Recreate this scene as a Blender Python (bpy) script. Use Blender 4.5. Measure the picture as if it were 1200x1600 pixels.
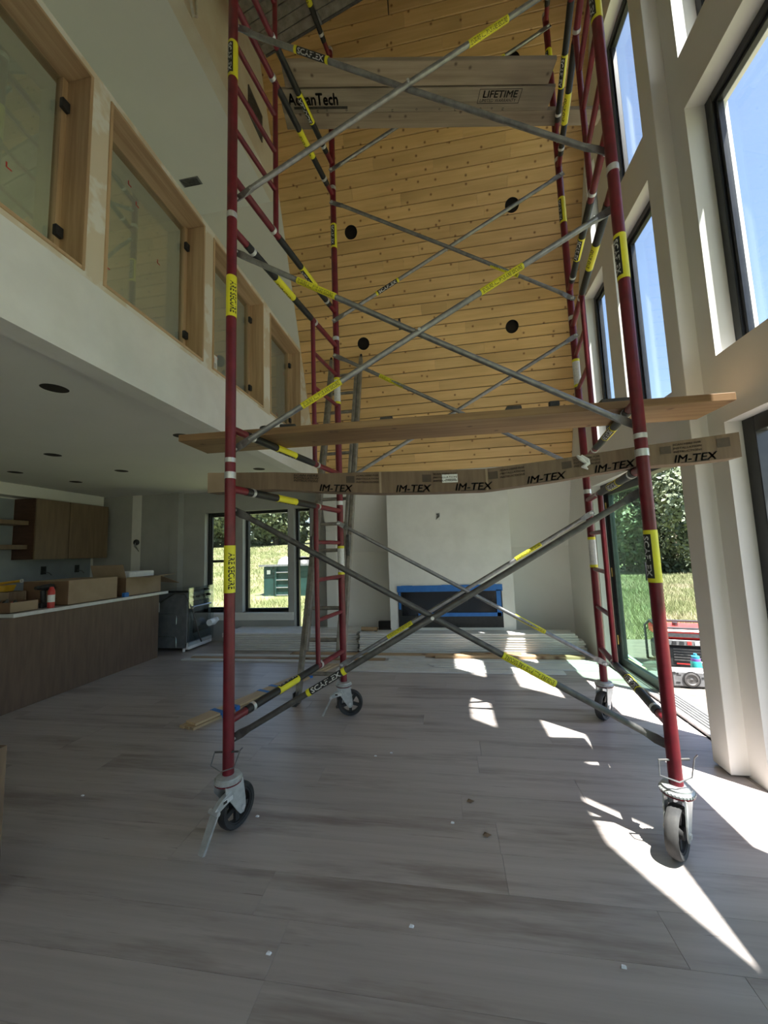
import bpy, bmesh, math, random
import numpy as np
from mathutils import Vector, Matrix

# ---------------------------------------------------------------- clear
for o in list(bpy.data.objects):
    bpy.data.objects.remove(o)
S = bpy.context.scene
COL = S.collection
rnd = random.Random(7)

# ---------------------------------------------------------------- camera
cd = bpy.data.cameras.new('camera'); cam = bpy.data.objects.new('camera', cd); COL.objects.link(cam)
cd.sensor_fit = 'HORIZONTAL'; cd.sensor_width = 36.0; cd.lens = 18.0; cd.clip_start = 0.05; cd.clip_end = 400
def cam_axes():
    p, r, yaw = .101, .034, math.radians(9.15)
    cp, sp = math.cos(p), math.sin(p)
    fwd = Vector((0, cp, sp)); right = Vector((1, 0, 0)); down = Vector((0, sp, -cp))
    cr, sr = math.cos(r), math.sin(r)
    r2 = cr*right + sr*down; d2 = -sr*right + cr*down
    Rz = Matrix.Rotation(yaw, 3, 'Z')
    return Rz @ r2, Rz @ d2, Rz @ fwd
_r, _d, _f = cam_axes()
_m = Matrix((_r, -_d, -_f)).transposed().to_4x4(); _m.translation = Vector((0, 0, 1.38))
cam.matrix_world = _m
S.camera = cam

# ---------------------------------------------------------------- sky, sun, exposure
SUN_EL = math.radians(68.7)
SUN_DIR = Vector((.766*math.cos(SUN_EL), -.643*math.cos(SUN_EL), math.sin(SUN_EL)))
W = bpy.data.worlds.new('sky'); S.world = W; W.use_nodes = True
wn = W.node_tree.nodes; wl = W.node_tree.links
for n in list(wn): wn.remove(n)
sky = wn.new('ShaderNodeTexSky'); sky.sky_type = 'NISHITA'; sky.sun_disc = False
sky.sun_elevation = SUN_EL; sky.sun_rotation = math.atan2(.766, -.643)
sky.air_density = 1.0; sky.dust_density = 1.2; sky.ozone_density = 1.5
bg = wn.new('ShaderNodeBackground'); bg.inputs['Strength'].default_value = .098
wo = wn.new('ShaderNodeOutputWorld')
wl.new(sky.outputs[0], bg.inputs[0]); wl.new(bg.outputs[0], wo.inputs[0])
sl = bpy.data.lights.new('sun', 'SUN'); sl.energy = 8.0; sl.angle = math.radians(.55); sl.color = (1, .97, .93)
so = bpy.data.objects.new('sun', sl); COL.objects.link(so)
so.rotation_euler = SUN_DIR.to_track_quat('Z', 'Y').to_euler(); so.location = (12, -10, 30)
S.view_settings.view_transform = 'Standard'; S.view_settings.look = 'None'
S.view_settings.gamma = 1.0; S.view_settings.use_curve_mapping = False
S.view_settings.exposure = 2.05
try:
    S.cycles.max_bounces = 14; S.cycles.diffuse_bounces = 8; S.cycles.transparent_max_bounces = 24
    S.cycles.glossy_bounces = 4
except Exception:
    pass

# ================================================================ materials
MATS = {}
def nodes(name):
    m = bpy.data.materials.new(name); m.use_nodes = True
    nt = m.node_tree
    b = nt.nodes['Principled BSDF']
    return m, nt, b
def N(nt, t, **kw):
    n = nt.nodes.new(t)
    for k, v in kw.items(): setattr(n, k, v)
    return n
def L(nt, a, b): nt.links.new(a, b)
def coords(nt, scale=(1, 1, 1), rand=False, kind='Object'):
    tc = N(nt, 'ShaderNodeTexCoord'); mp = N(nt, 'ShaderNodeMapping')
    mp.inputs['Scale'].default_value = scale
    L(nt, tc.outputs[kind], mp.inputs['Vector'])
    if rand:
        oi = N(nt, 'ShaderNodeObjectInfo'); mul = N(nt, 'ShaderNodeMath', operation='MULTIPLY'); mul.inputs[1].default_value = 57.3
        cx = N(nt, 'ShaderNodeCombineXYZ'); L(nt, oi.outputs['Random'], mul.inputs[0])
        for i in range(3): L(nt, mul.outputs[0], cx.inputs[i])
        L(nt, cx.outputs[0], mp.inputs['Location'])
    return mp.outputs[0]
def ramp(nt, fac, stops):
    r = N(nt, 'ShaderNodeValToRGB')
    while len(r.color_ramp.elements) < len(stops): r.color_ramp.elements.new(.5)
    for e, (p, c) in zip(r.color_ramp.elements, stops):
        e.position = p; e.color = (*c, 1) if len(c) == 3 else c
    L(nt, fac, r.inputs[0]); return r.outputs[0]
def mix(nt, fac, a, b, mode='MIX'):
    n = N(nt, 'ShaderNodeMix', data_type='RGBA', blend_type=mode)
    for s, v in ((n.inputs[0], fac), (n.inputs[6], a), (n.inputs[7], b)):
        if hasattr(v, 'links'): L(nt, v, s)
        elif isinstance(v, (int, float)): s.default_value = v
        else: s.default_value = (*v, 1)
    return n.outputs[2]
def noise(nt, vec, scale, detail=4, rough=.55):
    n = N(nt, 'ShaderNodeTexNoise'); n.inputs['Scale'].default_value = scale; n.inputs['Detail'].default_value = detail
    n.inputs['Roughness'].default_value = rough; L(nt, vec, n.inputs['Vector']); return n.outputs[0]
def bump(nt, b, h, strength=.2, dist=.01):
    n = N(nt, 'ShaderNodeBump'); n.inputs['Strength'].default_value = strength; n.inputs['Distance'].default_value = dist
    L(nt, h, n.inputs['Height']); L(nt, n.outputs[0], b.inputs['Normal'])
def pm(name, c1, c2=None, scale=6, rough=.5, metal=0, stretch=(1, 1, 1), bmp=0, rand=False, lo=.35, hi=.65, detail=4):
    if name in MATS: return MATS[name]
    m, nt, b = nodes(name)
    c2 = c2 or tuple(x*.88 for x in c1)
    v = coords(nt, stretch, rand); n = noise(nt, v, scale, detail)
    L(nt, ramp(nt, n, [(lo, c2), (hi, c1)]), b.inputs['Base Color'])
    b.inputs['Roughness'].default_value = rough; b.inputs['Metallic'].default_value = metal
    if bmp: bump(nt, b, n, bmp)
    MATS[name] = m; return m

pm('wall_paint', (.74, .725, .69), (.715, .70, .665), 3, .75)
pm('ceiling_paint', (.74, .735, .70), (.715, .71, .675), 2, .8)
pm('raw_drywall', (.66, .57, .43), (.74, .71, .63), 4, .85, lo=.48, hi=.54)
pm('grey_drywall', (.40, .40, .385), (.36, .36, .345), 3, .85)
pm('primer_white', (.80, .79, .76), (.74, .73, .70), 5, .7)
pm('gable_primer', (.66, .58, .46), (.72, .67, .57), 2.2, .85, lo=.4, hi=.6)
pm('black_frame', (.012, .013, .015), (.02, .021, .023), 20, .32)
pm('red_paint', (.175, .010, .020), (.12, .007, .014), 14, .4)
pm('black_sleeve', (.006, .006, .007), (.014, .014, .014), 30, .5)
pm('offcut_dark', (.09, .08, .065), (.05, .045, .04), 14, .7)
pm('label_yellow', (.80, .74, .02), (.72, .66, .03), 12, .45)
pm('label_white', (.72, .72, .70), (.60, .60, .60), 60, .5)
pm('label_black', (.01, .01, .012), (.02, .02, .02), 30, .5)
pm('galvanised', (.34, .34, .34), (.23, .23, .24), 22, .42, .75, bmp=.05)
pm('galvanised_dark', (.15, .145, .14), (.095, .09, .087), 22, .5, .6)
pm('bright_zinc', (.72, .73, .73), (.58, .59, .6), 30, .35, .6)
pm('caster_grey', (.55, .57, .57), (.42, .44, .44), 25, .45, .4)
pm('rubber', (.018, .018, .02), (.035, .034, .034), 18, .6)
pm('rubber_dusty', (.03, .03, .032), (.075, .072, .07), 12, .75)
pm('aluminium_worn', (.31, .285, .245), (.19, .17, .145), 14, .5, .3)
pm('cardboard', (.205, .14, .092), (.165, .11, .072), 5, .8, stretch=(8, 8, 1), bmp=.05)
pm('cardboard_pale', (.36, .265, .18), (.31, .225, .15), 6, .8)  # pale tape and carton end; also stands for the lit carton sides
pm('cardboard_shaded', (.22, .13, .075), (.19, .11, .065), 6, .8)  # darker cardboard copy, shade painted into the camera-facing carton sides
pm('ink_black', (.02, .018, .016), (.04, .036, .03), 40, .7)
pm('ink_brown', (.09, .06, .04), (.07, .05, .035), 40, .7)
pm('foam_white', (.88, .89, .92), (.80, .82, .86), 30, .6)
pm('white_trim', (.70, .69, .67), (.60, .59, .57), 4, .55, rand=True)
pm('tape_blue', (.03, .18, .55), (.02, .14, .47), 12, .5)
pm('fire_black', (.008, .008, .009), (.014, .014, .015), 6, .12)
pm('dark_hole', (.03, .022, .018), (.015, .012, .01), 6, .8)
pm('quartz_white', (.74, .74, .74), (.66, .66, .66), 18, .25)
pm('island_wood', (.17, .115, .085), (.13, .088, .065), 5, .45, stretch=(6, 6, .6))
pm('cabinet_oak', (.21, .145, .092), (.165, .112, .07), 5, .5, stretch=(5, 5, .5))
pm('cabinet_walnut', (.10, .048, .03), (.06, .028, .018), 5, .5, stretch=(1, 5, 5))
pm('backsplash', (.30, .33, .35), (.25, .28, .30), 3, .35)
pm('steel_side', (.24, .255, .27), (.19, .20, .215), 12, .4, .3)
pm('steel_bright', (.55, .57, .60), (.42, .44, .47), 12, .25, .9)
pm('plastic_red', (.60, .045, .035), (.45, .03, .03), 15, .35)
pm('plastic_yellow', (.62, .36, .03), (.52, .29, .02), 12, .45)
pm('plastic_black', (.015, .015, .017), (.03, .03, .03), 25, .45)
pm('plastic_teal', (.03, .32, .29), (.025, .26, .25), 6, .3)
pm('plastic_purple', (.20, .10, .36), (.15, .07, .30), 6, .3)
pm('plastic_cyan', (.03, .26, .38), (.025, .21, .33), 6, .3)
pm('dumpster_green', (.006, .032, .028), (.014, .052, .046), 5, .5)
pm('patio_concrete', (.125, .105, .085), (.095, .08, .066), 9, .85, bmp=.1)
pm('deck_green', (.30, .55, .45), (.22, .45, .36), 6, .6)
pm('bark', (.10, .075, .05), (.06, .045, .03), 12, .9, stretch=(1, 1, .2), bmp=.4)
pm('radio_grey', (.16, .16, .16), (.11, .11, .11), 30, .5)
pm('paper', (.82, .82, .80), (.76, .76, .74), 30, .6)
pm('alu_threshold', (.46, .46, .45), (.36, .36, .36), 20, .35, .7)
pm('rope_white', (.72, .68, .6), (.6, .56, .5), 40, .8)
pm('brass', (.55, .40, .14), (.45, .32, .1), 20, .35, .7)
pm('roof_dark', (.10, .10, .10), (.07, .07, .07), 8, .85)
pm('subfloor', (.33, .29, .26), (.29, .255, .23), 4, .5)
pm('straps_green', (.05, .38, .27), (.04, .30, .22), 9, .6)

def wood(name, light, dark, knot, across=1, along=0, grain=26, knots=True, rough=.5, var=.16, kscale=3.2, ksize=.085, streak=.6):
    m, nt, b = nodes(name)
    sc = [0, 0, 0]
    for i in range(3): sc[i] = grain
    sc[along] = grain*.045
    v = coords(nt, tuple(sc), True)
    n1 = noise(nt, v, 1.0, 6, .62)
    base = ramp(nt, n1, [(.32, dark), (.62, light)])
    sc2 = [2.2]*3; sc2[along] = .55
    n2 = noise(nt, coords(nt, tuple(sc2), True), 1.6, 3)
    base = mix(nt, ramp(nt, n2, [(.45, (0, 0, 0)), (.75, (1, 1, 1))]), base, tuple(x*(1-streak*.45) for x in dark)) if streak else base
    if knots:
        ks = [kscale]*3
        vo = N(nt, 'ShaderNodeTexVoronoi', voronoi_dimensions='2D'); vo.inputs['Scale'].default_value = 2.0
        L(nt, coords(nt, tuple(ks), True), vo.inputs['Vector'])
        k = ramp(nt, vo.outputs['Distance'], [(ksize*.55, (1, 1, 1)), (ksize, (.55, .55, .55)), (ksize*1.9, (0, 0, 0))])
        base = mix(nt, k, base, knot)
    oi = N(nt, 'ShaderNodeObjectInfo')
    mr = N(nt, 'ShaderNodeMapRange'); mr.inputs[3].default_value = 1-var; mr.inputs[4].default_value = 1+var*.5
    L(nt, oi.outputs['Random'], mr.inputs[0])
    base = mix(nt, 1.0, base, mr.outputs[0], 'MULTIPLY')
    L(nt, base, b.inputs['Base Color']); b.inputs['Roughness'].default_value = rough
    bump(nt, b, n1, .12, .004)
    MATS[name] = m; return m
wood('pine_board', (.80, .53, .235), (.70, .44, .175), (.26, .11, .03), rough=.42, streak=.4, var=.11, kscale=2.0, ksize=.042)
wood('pine_trim', (.60, .42, .25), (.36, .225, .115), (.12, .05, .02), along=2, grain=17, knots=False, rough=.5, var=.08, streak=0)
wood('pine_trim_y', (.60, .42, .25), (.36, .225, .115), (.12, .05, .02), along=1, grain=17, knots=False, rough=.5, var=.08, streak=0)
wood('pine_strip', (.62, .47, .30), (.50, .36, .21), (.2, .1, .04), along=1, grain=22, knots=False, rough=.6)
wood('plank_brown', (.40, .245, .115), (.25, .135, .057), (.16, .08, .035), grain=24, rough=.6, kscale=1.6, ksize=.04, streak=.5)
wood('plank_grey', (.40, .32, .235), (.27, .21, .15), (.12, .085, .06), grain=24, rough=.7, kscale=2.0, ksize=.04, streak=.5)
wood('osb_panel', (.36, .30, .23), (.22, .18, .135), (.06, .04, .03), grain=34, rough=.75, knots=False, streak=.5)
wood('tan_board', (.50, .34, .20), (.38, .25, .14), (.2, .1, .05), grain=20, rough=.6, kscale=1.5)
def floor_material():
    m, nt, b = nodes('floor_vinyl')
    g = noise(nt, coords(nt, (1.1, 26, 26), True), 1.0, 7, .6)
    base = ramp(nt, g, [(.25, (.38, .335, .315)), (.75, (.49, .44, .42))])
    w = noise(nt, coords(nt, (.75, 6.5, 6.5), True), 1.0, 5, .68)
    base = mix(nt, ramp(nt, w, [(.50, (0, 0, 0)), (.66, (.75, .75, .75)), (.78, (1, 1, 1))]), base, (.225, .18, .165))
    v = noise(nt, coords(nt, (1.6, 34, 34), True), 1.3, 4, .7)
    base = mix(nt, ramp(nt, v, [(.66, (0, 0, 0)), (.74, (.8, .8, .8))]), base, (.19, .15, .135))
    oi = N(nt, 'ShaderNodeObjectInfo'); mr = N(nt, 'ShaderNodeMapRange'); mr.inputs[3].default_value = .92; mr.inputs[4].default_value = 1.04
    L(nt, oi.outputs['Random'], mr.inputs[0]); base = mix(nt, 1.0, base, mr.outputs[0], 'MULTIPLY')
    L(nt, base, b.inputs['Base Color']); b.inputs['Roughness'].default_value = .33
    bump(nt, b, g, .05, .002); MATS['floor_vinyl'] = m
floor_material()

def glass_mat(name, tint, refl=1.0, ior=1.5, base=.0):
    m = bpy.data.materials.new(name); m.use_nodes = True; nt = m.node_tree
    for n in list(nt.nodes): nt.nodes.remove(n)
    out = N(nt, 'ShaderNodeOutputMaterial'); tr = N(nt, 'ShaderNodeBsdfTransparent'); gl = N(nt, 'ShaderNodeBsdfGlossy')
    ns = noise(nt, coords(nt), 1.3, 3)
    L(nt, ramp(nt, ns, [(.3, tint), (.7, tuple(min(1, x*1.03) for x in tint))]), tr.inputs[0])
    gl.inputs['Roughness'].default_value = .01; gl.inputs['Color'].default_value = (.95*refl, .97*refl, .95*refl, 1)
    fr = N(nt, 'ShaderNodeLayerWeight'); fr.inputs[0].default_value = .5
    pw = N(nt, 'ShaderNodeMath', operation='POWER'); pw.inputs[1].default_value = 5.0
    ad = N(nt, 'ShaderNodeMath', operation='MULTIPLY_ADD', use_clamp=True); ad.inputs[1].default_value = .8; ad.inputs[2].default_value = .045+base
    L(nt, fr.outputs['Facing'], pw.inputs[0]); L(nt, pw.outputs[0], ad.inputs[0])
    mx = N(nt, 'ShaderNodeMixShader'); L(nt, ad.outputs[0], mx.inputs[0]); L(nt, tr.outputs[0], mx.inputs[1]); L(nt, gl.outputs[0], mx.inputs[2])
    L(nt, mx.outputs[0], out.inputs[0]); MATS[name] = m
glass_mat('glass_clear', (.89, .905, .895))
glass_mat('glass_green', (.66, .83, .74))
glass_mat('glass_guard', (.80, .82, .80), base=.13)
glass_mat('plastic_film', (.80, .84, .86), base=.12)

def leaf_mat(name, a, b_, c):
    m, nt, b = nodes(name)
    n = noise(nt, coords(nt), .9, 5)
    L(nt, ramp(nt, n, [(.35, a), (.5, b_), (.66, c)]), b.inputs['Base Color']); b.inputs['Roughness'].default_value = .6
    MATS[name] = m
leaf_mat('leaves_dark', (.03, .045, .025), (.055, .075, .038), (.10, .12, .065))
leaf_mat('leaves_light', (.045, .065, .033), (.085, .11, .055), (.15, .17, .09))
leaf_mat('grass_field', (.12, .14, .05), (.165, .18, .072), (.235, .215, .12))
leaf_mat('grass_blades', (.11, .135, .045), (.175, .19, .075), (.285, .25, .15))

# ================================================================ mesh helpers
class MB:
    def __init__(s): s.v = []; s.f = []
    def add(s, vs, fs):
        o = len(s.v); s.v += [tuple(v) for v in vs]; s.f += [tuple(i+o for i in f) for f in fs]; return s
    def box(s, x0, x1, y0, y1, z0, z1, M=None):
        vs = [Vector((x, y, z)) for z in (z0, z1) for y in (y0, y1) for x in (x0, x1)]
        if M: vs = [M @ v for v in vs]
        return s.add(vs, [(0, 2, 3, 1), (4, 5, 7, 6), (0, 1, 5, 4), (2, 6, 7, 3), (0, 4, 6, 2), (1, 3, 7, 5)])
    def hexa(s, b, t):   # bottom quad, top quad (same winding)
        return s.add(list(b)+list(t), [(3, 2, 1, 0), (4, 5, 6, 7), (0, 1, 5, 4), (1, 2, 6, 5), (2, 3, 7, 6), (3, 0, 4, 7)])
    def prism(s, poly, d):  # polygon (3D points) extruded by vector d
        n = len(poly); d = Vector(d); a = [Vector(p) for p in poly]; b = [p+d for p in a]
        return s.add(a+b, [tuple(range(n))[::-1], tuple(range(n, 2*n))] + [(i, (i+1) % n, n+(i+1) % n, n+i) for i in range(n)])
    def tube(s, pts, r, seg=14, cap=True):
        pts = [Vector(p) for p in pts]; n = len(pts); rs = r if isinstance(r, (list, tuple)) else [r]*n
        o = len(s.v); ref = None
        for i, p in enumerate(pts):
            t = (pts[min(i+1, n-1)]-pts[max(i-1, 0)]).normalized()
            if ref is None:
                ref = Vector((0, 0, 1)) if abs(t.z) < .9 else Vector((0, 1, 0))
            a = (ref-t*ref.dot(t)).normalized(); bb = t.cross(a); ref = a
            for k in range(seg):
                w = 2*math.pi*k/seg; s.v.append(tuple(p+rs[i]*(math.cos(w)*a+math.sin(w)*bb)))
        for i in range(n-1):
            for k in range(seg):
                k2 = (k+1) % seg
                s.f.append((o+i*seg+k, o+i*seg+k2, o+(i+1)*seg+k2, o+(i+1)*seg+k))
        if cap:
            s.f.append(tuple(o+k for k in range(seg))[::-1]); s.f.append(tuple(o+(n-1)*seg+k for k in range(seg)))
        return s
    def lathe(s, prof, c=(0, 0, 0), axis='z', seg=24, M=None, cap=True, loop=False):
        o = len(s.v); c = Vector(c); n = len(prof)
        for (r, h) in prof:
            for k in range(seg):
                w = 2*math.pi*k/seg
                p = {'z': (r*math.cos(w), r*math.sin(w), h), 'x': (h, r*math.cos(w), r*math.sin(w)), 'y': (r*math.sin(w), h, r*math.cos(w))}[axis]
                p = Vector(p)+c
                if M: p = M @ p
                s.v.append(tuple(p))
        for i in range(n-1):
            for k in range(seg):
                k2 = (k+1) % seg; s.f.append((o+i*seg+k, o+i*seg+k2, o+(i+1)*seg+k2, o+(i+1)*seg+k))
        if loop:
            for k in range(seg):
                k2 = (k+1) % seg; s.f.append((o+(n-1)*seg+k, o+(n-1)*seg+k2, o+k2, o+k))
            return s
        if not cap: return s
        if prof[0][0] > 1e-5: s.f.append(tuple(o+k for k in range(seg))[::-1])
        if prof[-1][0] > 1e-5: s.f.append(tuple(o+(n-1)*seg+k for k in range(seg)))
        return s
    def mesh(s, name, mat, smooth=False, bevel=0):
        me = bpy.data.meshes.new(name); me.from_pydata(s.v, [], s.f)
        bm = bmesh.new(); bm.from_mesh(me)
        if bevel:
            bmesh.ops.remove_doubles(bm, verts=bm.verts, dist=1e-5)
            bmesh.ops.bevel(bm, geom=[e for e in bm.edges], offset=bevel, segments=1, affect='EDGES', clamp_overlap=True)
        bmesh.ops.recalc_face_normals(bm, faces=bm.faces); bm.to_mesh(me); bm.free()
        me.materials.append(MATS[mat])
        if smooth:
            for p in me.polygons: p.use_smooth = len(p.vertices) <= 4
            try: me.set_sharp_from_angle(angle=math.radians(42))
            except Exception: pass
        return me
    def build(s, name, mat, parent=None, smooth=False, bevel=0):
        o = bpy.data.objects.new(name, s.mesh(name, mat, smooth, bevel)); COL.objects.link(o)
        if parent: adopt(o, parent)
        return o
def adopt(o, p):
    o.parent = p
    o.matrix_parent_inverse = gm(p).inverted()
def gm(o):
    m = o.matrix_basis.copy()
    if o.parent: m = gm(o.parent) @ o.matrix_parent_inverse @ m
    return m
def tag(o, label, cat, group=None):
    o['label'] = label; o['category'] = cat
    if group: o['group'] = group
    return o
def struct(o, label=None):
    o['kind'] = 'structure'
    if label: o['label'] = label
    return o
def thing(name, label, cat, loc=(0, 0, 0), rotz=0, group=None):
    o = bpy.data.objects.new(name, None); COL.objects.link(o); o.empty_display_size = .1
    o.location = loc; o.rotation_euler = (0, 0, rotz); return tag(o, label, cat, group)
def inst(name, mesh, parent=None, M=None):
    o = bpy.data.objects.new(name, mesh); COL.objects.link(o)
    if M is not None: o.matrix_basis = M
    if parent: o.parent = parent
    return o
def copy_tree(o, parent=None):
    c = o.copy(); COL.objects.link(c)
    if parent: c.parent = parent
    for ch in list(o.children): copy_tree(ch, c)
    return c
_txt = {}
def text_geo(s, bold=.02):
    k = (s, bold)
    if k in _txt: return _txt[k]
    cu = bpy.data.curves.new('t', 'FONT'); cu.body = s; cu.size = 1; cu.resolution_u = 2
    o = bpy.data.objects.new('t', cu); COL.objects.link(o)
    dg = bpy.context.evaluated_depsgraph_get(); dg.update()
    me = bpy.data.meshes.new_from_object(o.evaluated_get(dg))
    vs = [v.co.copy() for v in me.vertices]; fs = [tuple(p.vertices) for p in me.polygons]
    bpy.data.objects.remove(o); bpy.data.curves.remove(cu); bpy.data.meshes.remove(me)
    x0 = min(v.x for v in vs); x1 = max(v.x for v in vs); y0 = min(v.y for v in vs); y1 = max(v.y for v in vs)
    vs = [((v.x-x0)/(x1-x0), (v.y-y0)/(y1-y0)) for v in vs]
    if bold:
        nv = len(vs); base = list(vs); fb = list(fs); w = x1-x0; hh = y1-y0
        for dx, dy in ((bold/w, 0), (-bold/w, 0), (0, bold/hh), (0, -bold/hh)):
            o_ = len(vs); vs = vs+[(a+dx, b+dy) for a, b in base]; fs = fs+[tuple(i+o_ for i in f) for f in fb]
    _txt[k] = (vs, fs); return _txt[k]
def text_flat(mb, s, o, ux, uy, w, h, lift=.0012, bold=.006):
    vs, fs = text_geo(s, bold); o = Vector(o); ux = Vector(ux).normalized(); uy = Vector(uy).normalized(); n = ux.cross(uy)
    return mb.add([o+ux*(a*w)+uy*(b*h)+n*lift for a, b in vs], fs)
def text_on_tube(mb, s, p0, axis, up, length, h, r, bold=.022):
    """lettering wrapped on a tube: p0 axis point at the text start, 'axis' reading direction, 'up' outward direction of the text middle"""
    vs, fs = text_geo(s, bold); p0 = Vector(p0); a = Vector(axis).normalized(); u = Vector(up); u = (u-a*u.dot(a)).normalized(); t = u.cross(a)
    return mb.add([p0+a*(x*length)+(r*math.cos((y-.5)*h/r))*u+(r*math.sin((y-.5)*h/r))*t for x, y in vs], fs)
def wall_with_openings(mb, ax, p0, p1, u0, u1, z0, z1, ops):
    """ax 'x': slab x p0..p1 running along y; ax 'y': slab y p0..p1 running along x"""
    us = sorted({u0, u1, *[v for o in ops for v in o[:2] if u0 < v < u1]}); zs = sorted({z0, z1, *[v for o in ops for v in o[2:] if z0 < v < z1]})
    for i in range(len(us)-1):
        run = None
        for j in range(len(zs)-1):
            uc = (us[i]+us[i+1])/2; zc = (zs[j]+zs[j+1])/2
            if any(o[0] < uc < o[1] and o[2] < zc < o[3] for o in ops):
                if run is not None: _wb(mb, ax, p0, p1, us[i], us[i+1], run, zs[j]); run = None
            elif run is None: run = zs[j]
        if run is not None: _wb(mb, ax, p0, p1, us[i], us[i+1], run, zs[-1])
    return mb
def _wb(mb, ax, p0, p1, a, b, c, d):
    if ax == 'x': mb.box(p0, p1, a, b, c, d)
    else: mb.box(a, b, p0, p1, c, d)
# ================================================================ the room
XL, XR, XN = -1.87, 1.73, 1.665          # loft edge, window wall (far part), window wall (near part)
YK, ZK, SL = 5.95, 1.37, 2.5             # knee wall, knee height, roof slope
YN, ZN = .40, 3.0                       # foot of the near slope
ZR = (SL*(YK-YN)+ZK+ZN)/2; YR = YK-(ZR-ZK)/SL   # ridge
def ys(z): return YK-(z-ZK)/SL
def ysn(z): return YN+(z-ZN)/SL
NRM = Vector((0, -SL, -1)).normalized(); UPS = Vector((0, -1/SL, 1)).normalized()

# ---- floor: slab + separate planks
fl = struct(MB().box(-6.4, 1.86, -4.2, 6.3, -.12, -.007).build('floor', 'subfloor'))
PW, PL = .208, 1.52
pmesh = {}
def plank_mesh(l):
    k = round(l, 2)
    if k not in pmesh:
        g = .0004; b = .0007
        mb = MB()
        mb.hexa([(g, g, -.006), (k-g, g, -.006), (k-g, PW-g, -.006), (g, PW-g, -.006)], [(g, g, -b), (k-g, g, -b), (k-g, PW-g, -b), (g, PW-g, -b)])
        mb.add([(g, g, -b), (k-g, g, -b), (k-g, PW-g, -b), (g, PW-g, -b), (g+b, g+b, 0), (k-g-b, g+b, 0), (k-g-b, PW-g-b, 0), (g+b, PW-g-b, 0)],
               [(0, 1, 5, 4), (1, 2, 6, 5), (2, 3, 7, 6), (3, 0, 4, 7), (4, 5, 6, 7)])
        pmesh[k] = mb.mesh('floor_plank', 'floor_vinyl')
    return pmesh[k]
row = 0; y = 1.311-4*PW
offs = {3: -.659, 4: -.659, 5: -.812, 6: .174, 7: .17, 8: .008}
while y < 6.0:
    x = offs.get(row, rnd.uniform(-1.5, 0)); x -= PL*math.ceil((x+4.7)/PL)
    while x < XR+.1:
        a = x; b = min(x+PL, XR+.1)
        if b > -4.3 and b-a > .05: inst('floor_plank', plank_mesh(b-a), fl, Matrix.Translation((a, y, 0)))
        x += PL
    y += PW; row += 1

# ---- wood ceiling on the roof slope
def slopeM(x, s):
    m = Matrix((Vector((1, 0, 0)), UPS, NRM)).transposed().to_4x4(); m.translation = Vector((x, YK, ZK))+UPS*s; return m
s0 = (2.5-ZK)/UPS.z; s1 = (ZR-ZK)/UPS.z
sub = MB(); M0 = slopeM(0, 0)
sub.box(XL, XR+.25, s0-.02, s1+.05, -.14, -.024, M0)
ce = struct(sub.build('ceiling', 'roof_dark'))
BW = .137; HOLES = [(-1.0, 5.38), (.95, 5.38), (-.98, 4.17), (.95, 4.16), (.955, 6.62), (-.99, 6.62)]; HR = .08
bmesh_cache = {}
def board_mesh(l):
    k = round(l, 2)
    if k not in bmesh_cache:
        t = .02; c = .008; mb = MB(); w = BW-.0065
        mb.add([(0, 0, -t), (k, 0, -t), (k, w, -t), (0, w, -t), (0, 0, -c), (k, 0, -c), (k, w, -c), (0, w, -c), (.0006, c, 0), (k-.0006, c, 0), (k-.0006, w-c*.3, 0), (.0006, w-c*.3, 0)],
               [(3, 2, 1, 0), (0, 1, 5, 4), (1, 2, 6, 5), (2, 3, 7, 6), (3, 0, 4, 7), (4, 5, 9, 8), (5, 6, 10, 9), (6, 7, 11, 10), (7, 4, 8, 11), (8, 9, 10, 11)])
        bmesh_cache[k] = mb.mesh('ceiling_board', 'pine_board')
    return bmesh_cache[k]
cut_jobs = []
s = s0; row = 0
while s < s1-.2:
    cuts = [XL]
    nb = rnd.choice([1, 1, 2, 2])
    cuts += sorted(round(rnd.uniform(XL+.5, XR-.5), 2) for _ in range(nb)); cuts.append(XR)
    for a, b in zip(cuts, cuts[1:]):
        if b-a < .12: continue
        o = inst('ceiling_board', board_mesh(b-a-.001), ce, slopeM(a, s))
        for hx, hz in HOLES:
            hs = (hz-ZK)/UPS.z
            if a-HR < hx < b+HR and s-HR < hs < s+BW+HR: cut_jobs.append((o, hx, hs))
    s += BW; row += 1
dg = bpy.context.evaluated_depsgraph_get()
cutters = {}
for o, hx, hs in cut_jobs:
    if (hx, hs) not in cutters:
        c = MB().lathe([(HR, -.1), (HR, .1)], seg=28).build('cutter', 'dark_hole'); c.matrix_basis = slopeM(hx, hs); cutters[(hx, hs)] = c
    o.data = o.data.copy()
    md = o.modifiers.new('b', 'BOOLEAN'); md.operation = 'DIFFERENCE'; md.object = cutters[(hx, hs)]; md.solver = 'EXACT'
dg.update()
for o in {j[0] for j in cut_jobs}:
    me = bpy.data.meshes.new_from_object(o.evaluated_get(dg)); o.modifiers.clear(); o.data = me
for c in cutters.values(): bpy.data.objects.remove(c)
for hx, hz in HOLES:      # recessed light openings: a metal rim sunk in each hole
    hs = (hz-ZK)/UPS.z
    k = MB().lathe([(HR+.0005, -.001), (HR-.003, -.001), (HR-.003, -.022), (HR+.0005, -.022)], seg=28, loop=True).build('light_opening', 'dark_hole', ce, True)
    k.matrix_basis = gm(ce) @ slopeM(hx, hs)
    d = MB().lathe([(.0, -.0225), (HR+.002, -.0225)], seg=28).build('light_box', 'dark_hole', k); d.matrix_basis = gm(k)
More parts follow.
